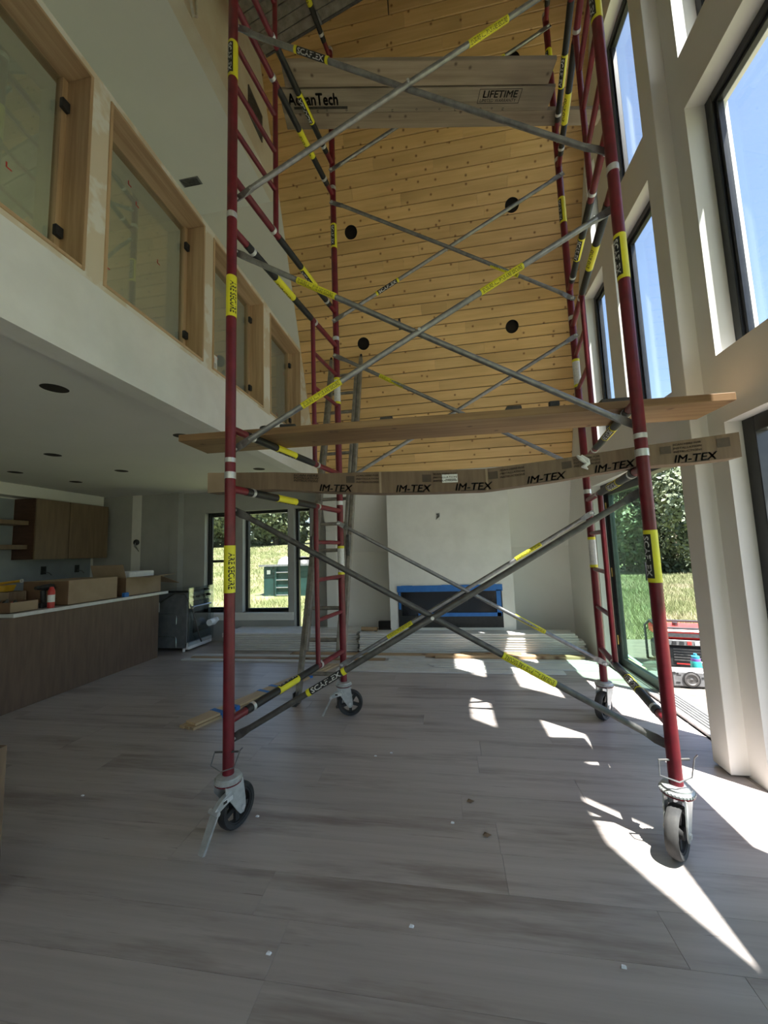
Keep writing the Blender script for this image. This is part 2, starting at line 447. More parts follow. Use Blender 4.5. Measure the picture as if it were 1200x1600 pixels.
# drywall part of the slope below the boards, loft slope, near slope, loft ceiling, ridge cap
mb = MB()
mb.box(XL, XR+.25, -.02, s0, -.14, 0, M0)
mb.box(-6.3, XL, (2.6-ZK)/UPS.z, (6.0-ZK)/UPS.z, -.14, 0, M0)
struct(mb.build('wall_slope', 'wall_paint'))
n0 = Vector((0, YN-(ZN-ZK)/SL, ZK))
Mn = Matrix((Vector((-1, 0, 0)), Vector((0, 1/SL, 1)).normalized(), Vector((0, SL, -1)).normalized())).transposed().to_4x4(); Mn.translation = n0
sn = (3.0-ZK)/UPS.z
struct(MB().box(-XR-.25, -XL, sn, s1+.05, -.14, 0, Mn).box(-XL, 6.3, (2.75-ZK)/UPS.z, (6.0-ZK)/UPS.z, -.14, 0, Mn).build('wall_slope_near', 'wall_paint'))
struct(MB().box(-6.3, XL-.12, ysn(5.82)-.06, ys(5.82)+.06, 5.82, 5.95).build('ceiling_loft', 'ceiling_paint'))
# gable wall above the loft opening
zz = ZR+.05
struct(MB().prism([(XL, ys(5.82)+.02, 5.82), (XL, YR, zz), (XL, ysn(5.82)-.02, 5.82)], (-.12, 0, 0)).build('wall_gable', 'gable_primer'))
# kitchen ceiling slab with openings for recessed lights
kc = MB().box(-6.3, XL-.001, -4.2, 6.1, 2.486, 2.79).build('ceiling_kitchen', 'ceiling_paint'); struct(kc)
CANS = [(-2.432, 2.0), (-2.34, 3.08), (-3.99, 3.3), (-5.16, 3.83), (-5.085, 4.54), (-3.976, 4.14), (-2.35, 4.56), (-3.7, 5.7)]
cut = MB()
for x, y in CANS: cut.lathe([(.075, 2.3), (.075, 2.62)], (x, y, 0), seg=28)
c = cut.build('cutter', 'dark_hole'); md = kc.modifiers.new('b', 'BOOLEAN'); md.object = c; md.operation = 'DIFFERENCE'; md.solver = 'EXACT'
dg.update(); me = bpy.data.meshes.new_from_object(kc.evaluated_get(dg)); kc.modifiers.clear(); kc.data = me; bpy.data.objects.remove(c)
for x, y in CANS:
    MB().lathe([(.0745, 2.4875), (.0745, 2.618), (0, 2.618)], (x, y, 0), seg=24).build('light_opening', 'dark_hole', kc, True)
struct(MB().box(XL, XR+.25, -4.2, ysn(3.0)+.06, 3.0, 3.14).build('ceiling_entry', 'ceiling_paint'))

# ---- guard wall of the loft (painted fascia, raw drywall band round the glazed openings)
GW = [(.72, 1.66), (1.775, 2.69), (2.81, 3.725), (3.885, 4.79)]
Z0, Z1 = 2.945, 4.135
struct(MB().box(XL-.14, XL, -4.2, 5.9, 2.45, 2.915).build('wall_left', 'primer_white'))
mb = MB(); wall_with_openings(mb, 'x', XL-.20, XL, .4, 5.45, 2.915, 4.185, [(a, b, Z0, Z1) for a, b in GW])
struct(mb.build('wall_guard', 'raw_drywall'))
for i, (a, b) in enumerate(GW):
    w = bpy.data.objects.new('window_%d' % (i+1), None); COL.objects.link(w); w.location = (XL, (a+b)/2, Z0)
    struct(w, ['clear glass guard panel nearest the camera in a pine lined opening', 'clear glass guard panel carrying a paper sticker in a pine lined opening',
               'clear glass guard panel behind the red post in a pine lined opening', 'farthest clear glass guard panel beside the wood slope'][i])
    t = .019; d = .215
    for nm, bx in (('jamb', (a, a+t, Z0, Z1)), ('jamb', (b-t, b, Z0, Z1))):
        MB().box(XL-d, XL+.008, bx[0], bx[1], bx[2], bx[3]).build(nm, 'pine_trim', w, bevel=.002)
    MB().box(XL-d, XL+.008, a+t, b-t, Z1-t, Z1).build('head_jamb', 'pine_trim_y', w, bevel=.002)
    MB().box(XL-d, XL+.008, a+t, b-t, Z0, Z0+t).build('sill', 'pine_trim_y', w, bevel=.002)
    for ya in (a+t, b-t-.03): MB().box(XL-.19, XL-.145, ya, ya+.03, Z0+t, Z1-t).build('glass_stop', 'pine_trim', w)
    MB().box(XL-.172, XL-.162, a+t+.004, b-t-.004, Z0+t, Z1-t).build('pane', 'glass_guard', w)
    for zc in (Z0+.22, Z1-.2):
        MB().box(XL-.144, XL-.118, b-t-.045, b-t-.002, zc-.03, zc+.03).build('glass_clamp', 'plastic_black', w, bevel=.003)
    for k in range(5 if i < 2 else 2):
        yy = a+.1+((k*37+i*13) % 10)*.07; z_ = Z0+.18+((k*53+i*29) % 10)*.09
        MB().box(XL-.1615, XL-.1608, yy, yy+.028, z_, z_+.007).box(XL-.1615, XL-.1608, yy, yy+.007, z_, z_+.03).build('red_mark', 'plastic_red', w)
    if i in (1, 2, 3):
        yy, z_, hh = [(0, 0, 0), (1.83, 3.05, .15), (3.03, 3.1, .13), (4.13, 3.86, .15)][i]
        p = MB().box(XL-.1605, XL-.1595, yy, yy+.10, z_, z_+hh).build('paper_sticker', 'paper', w)
        mb = MB().box(XL-.1594, XL-.1590, yy+.045, yy+.055, z_+hh*.45, z_+hh*.75)
        mb.build('print', 'plastic_red', p)
        mb = MB()
        for k in range(4): mb.box(XL-.1594, XL-.1590, yy+.015, yy+.085, z_+.012+k*.012, z_+.016+k*.012)
        mb.build('print', 'ink_black', p)
# loft floor edge wall parts, loft back wall
mb = MB(); wall_with_openings(mb, 'x', -6.3, -6.13, -4.2, 6.2, -.05, 6.0, [(1.9, 4.0, 3.3, 5.4)])
struct(mb.build('wall_kitchen', 'wall_paint'))

# ---- window wall on the right
far_ops = [(2.98, 4.86, 0.0, 2.06), (3.0, 3.80, 2.50, 4.27), (4.05, 4.60, 2.50, 4.25), (3.0, 3.76, 4.66, 6.35), (4.0, 4.24, 4.66, 5.45)]
near_ops = [(.70, 2.53, 0.0, 2.075), (1.81, 2.53, 2.49, 4.18), (.42, 1.557, 2.49, 4.18), (1.83, 2.53, 4.56, 5.95), (-3.4, -.2, .0, 2.3)]
mb = MB()
wall_with_openings(mb, 'x', XR, 1.915, 2.68, 6.3, -.02, ZR+.1, far_ops)
wall_with_openings(mb, 'x', XN, 1.915, -4.2, 2.68, -.02, ZR+.1, near_ops)
mb.prism([(XN, .40, 2.48), (XN, .44, 2.48), (XN, .99, 4.2), (XN, .40, 4.2)], (1.915-XN, 0, 0))   # raked side of the lower gable window
wr = struct(mb.build('wall_right', 'wall_paint'))
struct(MB().box(1.565, XR+.01, 2.67, 2.825, .012, ZR-.2).build('trim_1', 'wall_paint', bevel=.003), 'boxed out drywall pilaster between the window bays')
wn_ = [5]
def glazed(label, ax, p, u0, u1, z0, z1, fw=.055, fd=.07, glass='glass_clear', mulls=(), rails=(), name=None, sash=True, pane=None):
    """framed window in the plane ax=p"""
    nm = name or 'window_%d' % wn_[0]
    if not name: wn_[0] += 1
    w = bpy.data.objects.new(nm, None); COL.objects.link(w)
    w.location = (p, (u0+u1)/2, z0) if ax == 'x' else ((u0+u1)/2, p, z0); struct(w, label)
    def B(a, b, c, d, dp=fd, off=0): 
        m = MB()
        if ax == 'x': m.box(p-dp/2+off, p+dp/2+off, a, b, c, d)
        else: m.box(a, b, p-dp/2+off, p+dp/2+off, c, d)
        return m
    for nm2, q in (('window_frame', (u0, u0+fw, z0, z1)), ('window_frame', (u1-fw, u1, z0, z1)), ('window_frame', (u0+fw, u1-fw, z1-fw, z1)), ('window_frame', (u0+fw, u1-fw, z0, z0+fw))):
        B(*q).build(nm2, 'black_frame', w, bevel=.004)
    if sash:
        f2 = fw+.022
        for q in ((u0+fw, u0+f2, z0+fw, z1-fw), (u1-f2, u1-fw, z0+fw, z1-fw), (u0+f2, u1-f2, z1-f2, z1-fw), (u0+f2, u1-f2, z0+fw, z0+f2)):
            B(*q, dp=fd*.55).build('sash', 'black_frame', w, bevel=.003)
    for m_ in mulls: B(m_-fw*.5, m_+fw*.5, z0+fw, z1-fw).build('mullion', 'black_frame', w, bevel=.004)
    for r_ in rails: B(u0+fw, u1-fw, r_-.022, r_+.022, dp=fd*.8).build('rail', 'black_frame', w, bevel=.003)
    pa, pb = pane or (u0+fw, u1-fw)
    B(pa, pb, z0+fw, z1-fw, dp=.006).build('pane', glass, w)
    return w
glazed('unseen loft window added to brighten the space behind the guard panels', 'x', -6.2, 1.9, 4.0, 3.3, 5.4, mulls=(2.95,))  # invented opening, lets sky light into the loft behind the glass
glazed('tall black framed window beside the pilaster in the middle row', 'x', 1.875, 3.0, 3.80, 2.50, 4.27)
glazed('narrow black framed window nearest the wood slope in the middle row', 'x', 1.875, 4.05, 4.60, 2.50, 4.25)
glazed('black framed window of the top row seen behind the scaffold post', 'x', 1.875, 3.0, 3.76, 4.66, 6.35)
glazed('small high black framed window next to the roof slope', 'x', 1.875, 4.0, 4.24, 4.66, 5.45, fw=.04)
glazed('large black framed window at the right edge above the door', 'x', 1.815, 1.81, 2.53, 2.49, 4.18, fw=.06)
glazed('raked gable window beside the camera', 'x', 1.84, .42, 1.557, 2.49, 4.18)
glazed('high black framed window at the top right edge', 'x', 1.84, 1.83, 2.53, 4.56, 5.95)
glazed('black framed glass door at the right edge of the room', 'x', 1.79, .70, 2.53, .02, 2.075, fw=.09, mulls=(1.62,), glass='glass_green', name='door_1', sash=False, pane=(.75, 1.60))
glazed('unseen black framed window added behind the camera for fill light', 'x', 1.84, -3.4, -.2, 0.02, 2.3, mulls=(-1.8,))  # invented side window out of view, brings daylight fill into the room
# far door: frame, glazed leaf with handle and hinges, aluminium threshold
d = bpy.data.objects.new('door_2', None); COL.objects.link(d); d.location = (1.87, 3.86, 0); struct(d, 'black framed patio door with its far glass leaf closed and near half open')
for q in ((2.98, 3.02, 0, 2.06), (4.80, 4.86, 0, 2.06), (3.02, 4.80, 2.0, 2.06)):
    MB().box(1.82, 1.93, *q).build('door_frame', 'black_frame', d, bevel=.004)
MB().box(1.745, 1.95, 2.83, 4.86, -.004, .022).build('threshold', 'alu_threshold', d, bevel=.003)
for k in range(5): MB().box(1.80+k*.03, 1.81+k*.03, 2.88, 4.84, .022, .031).build('threshold_rib', 'alu_threshold', d)
lf = MB().box(1.85, 1.90, 3.90, 4.80, .035, .11).box(1.85, 1.90, 3.90, 4.80, 1.93, 2.0).box(1.85, 1.90, 3.90, 3.97, .11, 1.93).box(1.85, 1.90, 4.735, 4.80, .11, 1.93).build('door_leaf', 'black_frame', d)
MB().box(1.872, 1.880, 3.97, 4.735, .11, 1.93).build('pane', 'glass_green', lf)
MB().tube([(1.85, 3.93, 1.03), (1.80, 3.93, 1.03), (1.80, 3.93, 1.19), (1.85, 3.93, 1.19)], .009, 8).build('handle', 'black_frame', lf, True)
for zc in (.30, 1.05, 1.8): MB().tube([(1.842, 4.80, zc-.05), (1.842, 4.80, zc+.05)], .009, 8).build('hinge', 'brass', lf, True)
# ---- back walls
fp_x0, fp_x1, fp_y = -.845, .862, 5.5
struct(MB().box(XL, XR+.1, YK, YK+.16, -.05, ZK+.03).build('wall_knee', 'wall_paint'))
struct(MB().box(XL, XL+.16, YK-.15, YK+.02, -.02, 1.72).build('trim_2', 'wall_paint'), 'drywall return between the kitchen windows and the fireplace alcove')
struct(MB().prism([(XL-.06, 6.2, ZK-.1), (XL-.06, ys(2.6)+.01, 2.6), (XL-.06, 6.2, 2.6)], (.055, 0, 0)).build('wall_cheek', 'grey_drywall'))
bw_ops = [(-4.07, -3.50, .455, 2.13), (-3.37, -2.57, .455, 2.13), (-2.47, -2.19, .02, 2.13)]
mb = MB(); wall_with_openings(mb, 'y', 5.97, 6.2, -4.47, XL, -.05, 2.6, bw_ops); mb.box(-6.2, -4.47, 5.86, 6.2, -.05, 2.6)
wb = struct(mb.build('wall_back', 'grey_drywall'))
MB().box(-5.38, -5.2, 5.8585, 5.86, 0, 2.486).build('drywall_joint', 'primer_white', wb)
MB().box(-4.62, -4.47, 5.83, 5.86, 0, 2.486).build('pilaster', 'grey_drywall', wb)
glazed('black sash window left of the red post in the back wall', 'y', 6.1, -4.07, -3.50, .455, 2.13, fw=.05, rails=(1.30,))
glazed('black picture window in the back wall looking to the dumpster', 'y', 6.1, -3.37, -2.57, .455, 2.13, fw=.05, sash=False)
glazed('black framed glass door behind the ladder', 'y', 6.1, -2.47, -2.19, .02, 2.13, fw=.045, rails=(1.30,), name='door_3', sash=False)
struct(MB().box(-4.12, -2.48, 5.93, 6.06, .415, .455).box(-4.12, -2.48, 5.955, 5.972, .33, .415).build('trim_3', 'primer_white', bevel=.003), 'painted stool and apron under the back windows')
struct(MB().box(-6.4, 2.0, -4.3, -4.18, -.05, .4).box(-6.4, 2.0, -4.3, -4.18, 2.75, 3.2)  .box(-6.4, -1.7, -4.3, -4.18, .4, 2.75).box(1.5, 2.0, -4.3, -4.18, .4, 2.75).build('wall_rear', 'wall_paint'))
glazed('unseen window band added in the rear wall for fill light', 'y', -4.24, -1.7, 1.5, .4, 2.75, mulls=(-.1,))  # invented glazing out of view, there to brighten the interior from behind
# fireplace breast with taped opening
fb = MB(); top = [(fp_x0, fp_y), (fp_x1, fp_y)]
ox0, ox1, oz0, oz1 = -.725, .70, .30, .865
wall_with_openings(fb, 'y', fp_y, fp_y+.05, fp_x0, fp_x1, -.02, 2.5, [(ox0, ox1, oz0, oz1)])
for xa in (fp_x0, fp_x1-.05): fb.prism([(xa, fp_y+.05, -.02), (xa, YK, -.02), (xa, YK, ZK), (xa, fp_y+.05, 2.49)], (.05, 0, 0))
struct(fb.build('wall_fireplace', 'primer_white'))
f = thing('fireplace_insert', 'black linear fireplace insert masked with blue tape in the white chimney breast', 'fireplace', (0, fp_y, oz0))
MB().box(ox0, ox1, fp_y+.30, fp_y+.32, oz0, oz1).box(ox0, ox0+.02, fp_y, fp_y+.3, oz0, oz1).box(ox1-.02, ox1, fp_y, fp_y+.3, oz0, oz1).box(ox0, ox1, fp_y, fp_y+.3, oz0, oz0+.02).box(ox0, ox1, fp_y, fp_y+.3, oz1-.02, oz1).build('firebox', 'plastic_black', f)
for q in ((ox0, ox1, oz1-.07, oz1), (ox0, ox1, oz0, oz0+.16), (ox0, ox0+.05, oz0+.16, oz1-.07), (ox1-.05, ox1, oz0+.16, oz1-.07)):
    MB().box(q[0], q[1], fp_y-.012, fp_y+.02, q[2], q[3]).build('surround', 'label_black', f, bevel=.002)
MB().box(ox0+.05, ox1-.05, fp_y+.005, fp_y+.011, oz0+.16, oz1-.07).build('glass_front', 'fire_black', f)
for q in ((ox0-.01, ox1+.01, oz1-.075, oz1+.012), (ox0+.28, ox1-.02, oz0+.15, oz0+.20), (ox1-.075, ox1-.015, oz0+.15, oz1-.06), (ox0+.01, ox0+.04, oz0+.25, oz1-.08)):
    MB().box(q[0], q[1], fp_y-.0145, fp_y-.0125, q[2], q[3]).build('masking_tape', 'tape_blue', f)
for k in range(7):
    a = ox0+.05+k*.19; MB().box(a, a+.16, fp_y-.0165, fp_y-.0148, oz1-.06+.01*(k % 2), oz1+.016-.008*(k % 3)).build('masking_tape', 'tape_blue', f)
o = thing('outlet_box', 'cut out electrical box with wire ends on the white chimney breast', 'outlet', (-.113, fp_y, 1.80))
MB().box(-.145, -.081, fp_y-.003, fp_y-.0005, 1.79, 1.90).build('box_rim', 'label_white', o)
for k in range(4): MB().tube([(-.135+.012*k, fp_y-.004, 1.80+.01*k), (-.12+.01*k, fp_y-.012, 1.85), (-.13+.012*k, fp_y-.004, 1.885)], .004, 6).build('wire', ('plastic_black', 'galvanised_dark')[k % 2], o, True)
# sconce wiring in the kitchen back wall
o = thing('wall_light_wiring', 'black box with dangling wires on the dim kitchen end wall', 'wiring', (-5.27, 5.86, 1.65))
MB().lathe([(.05, -.004), (.05, -.03), (.03, -.05), (0, -.055)], (-5.27, 5.86, 1.67), 'y', 14).build('box', 'plastic_black', o, True)
for k in range(3): MB().tube([(-5.27+.01*k, 5.81, 1.66), (-5.25+.012*k, 5.78, 1.60), (-5.22+.02*k, 5.80, 1.55-.02*k)], .005, 6).build('wire', ('plastic_black', 'label_white', 'plastic_black')[k], o, True)
# vents
v = thing('ceiling_vent', 'small grey vent in the flat loft ceiling', 'vent', (-2.79, 3.74, 5.82))
MB().box(-2.91, -2.67, 3.69, 3.79, 5.812, 5.8195).build('frame', 'galvanised', v, bevel=.002)
for k in range(5): MB().box(-2.89, -2.69, 3.70+k*.018, 3.708+k*.018, 5.806, 5.812).build('slat', 'galvanised_dark', v)
v = thing('wall_vent', 'grey return air grille high on the bare gable wall', 'vent', (XL, 3.54, 6.09))
MB().box(XL+.0005, XL+.012, 3.385, 3.70, 6.08, 6.42).build('frame', 'galvanised_dark', v, bevel=.002)
for k in range(9): MB().box(XL+.012, XL+.018, 3.41, 3.675, 6.10+k*.034, 6.115+k*.034).build('slat', 'galvanised_dark', v)
c = MB().tube([(XL+.02, 2.36, 6.3), (XL+.03, 2.40, 6.05), (XL+.035, 2.42, 5.86), (XL+.03, 2.46, 5.80), (XL+.03, 2.50, 5.86), (XL+.025, 2.50, 6.05), (XL+.02, 2.48, 6.3)], .012, 8).build('hanging_cable', 'rope_white', None, True)
tag(c, 'white cable loop hanging at the edge of the loft ceiling', 'cable')
# ================================================================ scaffold tower
NL, FL_ = Vector((-1.156, 1.915)), Vector((-.933, 3.315)); NR, FR_ = Vector((.974, 2.049)), Vector((1.189, 3.450))
ZB, FH = .282, 1.5495            # underside of the lowest frames, frame pitch
BB, BT = .253, 1.466             # bar heights in a frame
PR, BR, RR = .0285, .0215, .0165   # tube radii
RUNGS = (.587, .891, 1.184)
def sleeve(mb, p, q, r): return mb.tube([p, q], r, 14)
def make_frame(side, lvl, label):
    """welded ladder frame: local y runs from the near post to the far post"""
    A, B = (NL, FL_) if side == 0 else (NR, FR_)
    Wd = (B-A).length; ang = math.atan2((B-A).y, (B-A).x)-math.pi/2
    t = thing('scaffold_section', label, 'scaffold frame', (A.x, A.y, ZB+lvl*FH), ang, 'red ladder frames of the scaffold tower')
    M = gm(t)
    def put(mb, name, mat, par=t, smooth=True):
        o = bpy.data.objects.new(name, mb.mesh(name, mat, smooth)); COL.objects.link(o); o.parent = par; return o
    flip = lvl >= 2
    yi = Wd*(.317 if flip else .683)
    outer = 0 if flip else Wd
    for y in (0, Wd):
        p = put(MB().tube([(0, y, 0), (0, y, FH-.012)], PR, 18), 'post', 'red_paint')
        put(MB().tube([(0, y, FH-.03), (0, y, FH+.006)], PR+.0025, 18), 'coupling_collar', 'bright_zinc')
        put(MB().tube([(0, y, .06), (0, y, .085)], PR+.002, 18) if (lvl == 1 and y == 0) else MB().tube([(0, y, FH-.014), (0, y, FH-.0135)], PR+.001, 18), 'coupling_collar', 'bright_zinc')
        # brace studs
        for z in (BB-.105, BT-.115): put(MB().tube([(0, y, z), (0, y+(.06 if y == 0 else -.06), z)], .0075, 8), 'brace_stud', 'bright_zinc')
        # post label
        z0, z1 = .905, 1.155
        white = (y > 0 and not flip)
        lb = put(MB().tube([(0, y, z0), (0, y, z1)], PR+.0012, 20), 'post_label', 'label_white' if white else 'label_yellow')
        Minv = M.to_3x3().inverted()
        tocam = Minv @ Vector((-(A.x), -(A.y), 0)); tocam.z = 0
        if white:
            for za in (z0, z1-.022): put(MB().tube([(0, y, za), (0, y, za+.022)], PR+.0018, 20), 'label_edge', 'label_yellow', lb)
            mb = MB()
            for k in range(12): text_on_tube(mb, 'IIIII IIII IIIII II', (0, y, z0+.04+k*.0145), Vector((0, 0, 1)), tocam, .011, .04, PR+.0016)
            put(mb, 'lettering', 'ink_black', lb, False)
        elif lvl < 2 and side == 0:
            mb = MB(); text_on_tube(mb, 'ARE SECURE', (0, y, z1-.04), (0, 0, -1), Matrix.Rotation(.35, 3, 'Z') @ tocam, z1-z0-.06, .034, PR+.0018, .03)
            put(mb, 'lettering', 'ink_black', lb, False)
        else:
            d = Matrix.Rotation(-.75, 3, 'Z') @ tocam
            dn = d.normalized(); mb = MB(); n = 8
            vs = []; 
            for k in range(n+1):
                w = (k/n-.5)*1.5; q = Matrix.Rotation(w, 3, 'Z') @ dn
                vs += [Vector((0, y, z0+.02))+q*(PR+.0017), Vector((0, y, z1-.02))+q*(PR+.0017)]
            mb.add(vs, [(2*k, 2*k+1, 2*k+3, 2*k+2) for k in range(n)]); bk = put(mb, 'label_field', 'label_black', lb)
            mb = MB(); text_on_tube(mb, 'SCAFLEX', (0, y, z1-.03), (0, 0, -1), d, z1-z0-.06, .026, PR+.0022, .03)
            put(mb, 'lettering', 'label_white', lb, False)
    for z in (BB, BT):
        put(MB().tube([(0, PR*.6, z), (0, Wd-PR*.6, z)], BR, 16), 'cross_bar', 'red_paint')
        ya, yb = (yi, Wd-.13) if flip else (.13, yi)
        ya += .03*flip; yb -= .03*(not flip)
        sv = put(MB().tube([(0, ya, z), (0, yb, z)], BR+.0022, 16), 'bar_sleeve', 'black_sleeve')
        for yy in (ya+.06 if not flip else yb-.06, yi+(.035 if not flip else -.035)): put(MB().tube([(0, yy-.011, z), (0, yy+.011, z)], BR+.0045, 16), 'band', 'bright_zinc')
        ym = (ya+yb)/2+.02; hl = .115
        lb = put(MB().tube([(0, ym-hl, z), (0, ym+hl, z)], BR+.0034, 18), 'bar_label', 'label_yellow', sv)
        facing = Vector((-.35 if side == 0 else -.9, -.1, -.8 if lvl else (1.0 if z == BB else -.6)))
        facing = Minv @ facing
        if lvl == 0 or z == BB:
            dn = (facing-Vector((0, 1, 0))*facing.y).normalized(); mb = MB(); n = 8; vs = []
            for k in range(n+1):
                w = (k/n-.5)*1.9; q = Matrix.Rotation(w, 3, 'Y') @ dn
                vs += [Vector((0, ym-hl+.012, z))+q*(BR+.0039), Vector((0, ym+hl-.012, z))+q*(BR+.0039)]
            mb.add(vs, [(2*k, 2*k+1, 2*k+3, 2*k+2) for k in range(n)]); put(mb, 'label_field', 'label_black', lb)
            mb = MB(); text_on_tube(mb, 'SCAFLEX', (0, ym+hl-.02, z) if side == 0 else (0, ym-hl+.02, z), (0, -1, 0) if side == 0 else (0, 1, 0), facing, 2*hl-.04, .030, BR+.0046, .03)
            put(mb, 'lettering', 'label_white', lb, False)
        else:
            mb = MB(); text_on_tube(mb, 'ONLY ONE', (0, ym+hl-.03, z) if side == 0 else (0, ym-hl+.03, z), (0, -1, 0) if side == 0 else (0, 1, 0), facing, 2*hl-.06, .022, BR+.004, .03)
            put(mb, 'lettering', 'ink_black', lb, False)
    put(MB().tube([(0, yi, BB), (0, yi, BT)], .0185, 14), 'ladder_post', 'red_paint')
    for z in RUNGS: put(MB().tube([(0, yi, z), (0, outer, z)], RR, 10), 'rung', 'red_paint')
    return t
SIDE = ('kitchen side', 'window side'); LV = ('bottom', 'second', 'third', 'topmost')
for sd in (0, 1):
    for lv in range(4):
        make_frame(sd, lv, 'red tubular ladder frame, %s of the four stacked on the %s' % (LV[lv], SIDE[sd]))
def make_brace(near, lvl, lab_rise, lab_fall, label):
    A, B = (NL, NR) if near else (FL_, FR_)
    u3 = Vector((B.x-A.x, B.y-A.y, 0)); u = u3.normalized(); out = Vector((-u.y, u.x, 0)) if near else Vector((u.y, -u.x, 0))
    off = .047
    base = ZB+lvl*FH; zl, zh = base+BB-.105, base+BT-.115
    a = Vector((A.x, A.y, 0))+out*off; b = Vector((B.x, B.y, 0))+out*off
    t = thing('cross_brace', label, 'cross brace', (a+b)/2+Vector((0, 0, zl)), 0, 'galvanised cross braces of the scaffold')
    r = .0158
    for (p, q, sh, labs) in ((a+Vector((0, 0, zl)), b+Vector((0, 0, zh)), -.006, lab_rise), (a+Vector((0, 0, zh)), b+Vector((0, 0, zl)), .020, lab_fall)):
        d = (q-p); n = d.normalized(); Ln = d.length; s_ = out*sh*.5
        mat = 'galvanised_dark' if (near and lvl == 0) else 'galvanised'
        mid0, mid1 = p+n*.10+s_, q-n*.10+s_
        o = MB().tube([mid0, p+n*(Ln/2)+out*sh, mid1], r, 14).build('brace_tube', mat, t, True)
        for (e, w) in ((p, 1), (q, -1)):
            # flattened end: a tapering strap
            nn = n*w; up = nn.cross(out).normalized(); c0 = e-nn*.022; c1 = e+nn*.05; c2 = e+nn*.115+s_
            def ring(c, hw, th): return [c+up*hw+out*th, c+up*hw-out*th, c-up*hw-out*th, c-up*hw+out*th]
            mb = MB(); mb.hexa(ring(c0, .018, .003), ring(c1, .022, .003)); mb.hexa(ring(c1, .022, .003), ring(c2, r*.8, r*.8))
            mb.build('brace_end', mat, t)
        for (f0, f1, kind) in labs:
            pa, pb = p+n*(Ln*f0)+s_*1.2, p+n*(Ln*f1)+s_*1.2
            bnd = MB().tube([pa, pb], r+.0022, 18).build('label_band', 'label_black' if kind == 'S' else 'label_yellow', t, True)
            tocam = (Vector((0, 0, 1.38))-pa)
            if kind == 'S':
                for e0, e1 in ((f0, f0+.008), (f1-.008, f1)): MB().tube([p+n*(Ln*e0)+s_*1.2, p+n*(Ln*e1)+s_*1.2], r+.003, 18).build('label_edge', 'label_yellow', bnd, True)
                mb = MB(); text_on_tube(mb, 'SCAFLEX', pa+n*.03, n, tocam, (pb-pa).length-.06, .026, r+.003, .025); mb.build('lettering', 'label_white', bnd)
            else:
                mb = MB(); fl_ = (kind == 'F')
                text_on_tube(mb, 'ENSURE ALL PINS ARE SECURE', (pb-n*.012) if fl_ else (pa+n*.012), -n if fl_ else n, tocam, (pb-pa).length-.024, .020, r+.003, .012); mb.build('lettering', 'ink_black', bnd)
    c = (a+b)/2+Vector((0, 0, (zl+zh)/2))
    MB().tube([c-out*.03, c+out*.03], .009, 10).build('rivet', 'bright_zinc', t, True)
    for e, z in ((a, zl), (a, zh), (b, zl), (b, zh)):
        MB().tube([e+Vector((0, 0, z))-out*.01, e+Vector((0, 0, z))+out*.018], .0085, 8).build('stud_cap', 'bright_zinc', t, True)
    return t
make_brace(True, 0, [(.19, .285, 'S')], [(.66, .775, 'F')], 'lowest crossed braces on the camera side of the scaffold')
make_brace(True, 1, [(.185, .29, 'E'), (.66, .77, 'E')], [(.175, .28, 'E')], 'crossed braces of the second level on the camera side')
make_brace(True, 2, [(.67, .78, 'E')], [(.175, .275, 'S')], 'crossed braces of the third level on the camera side')
make_brace(False, 0, [(.185, .285, 'E'), (.70, .80, 'E')], [(.68, .79, 'F')], 'lowest crossed braces on the fireplace side of the scaffold')
make_brace(False, 1, [], [(.19, .29, 'E')], 'crossed braces of the second level on the fireplace side')
make_brace(False, 2, [(.185, .285, 'S')], [(.68, .79, 'E')], 'crossed braces of the third level on the fireplace side')
make_brace(False, 3, [(.70, .80, 'E')], [], 'topmost crossed braces just under the roof boards')

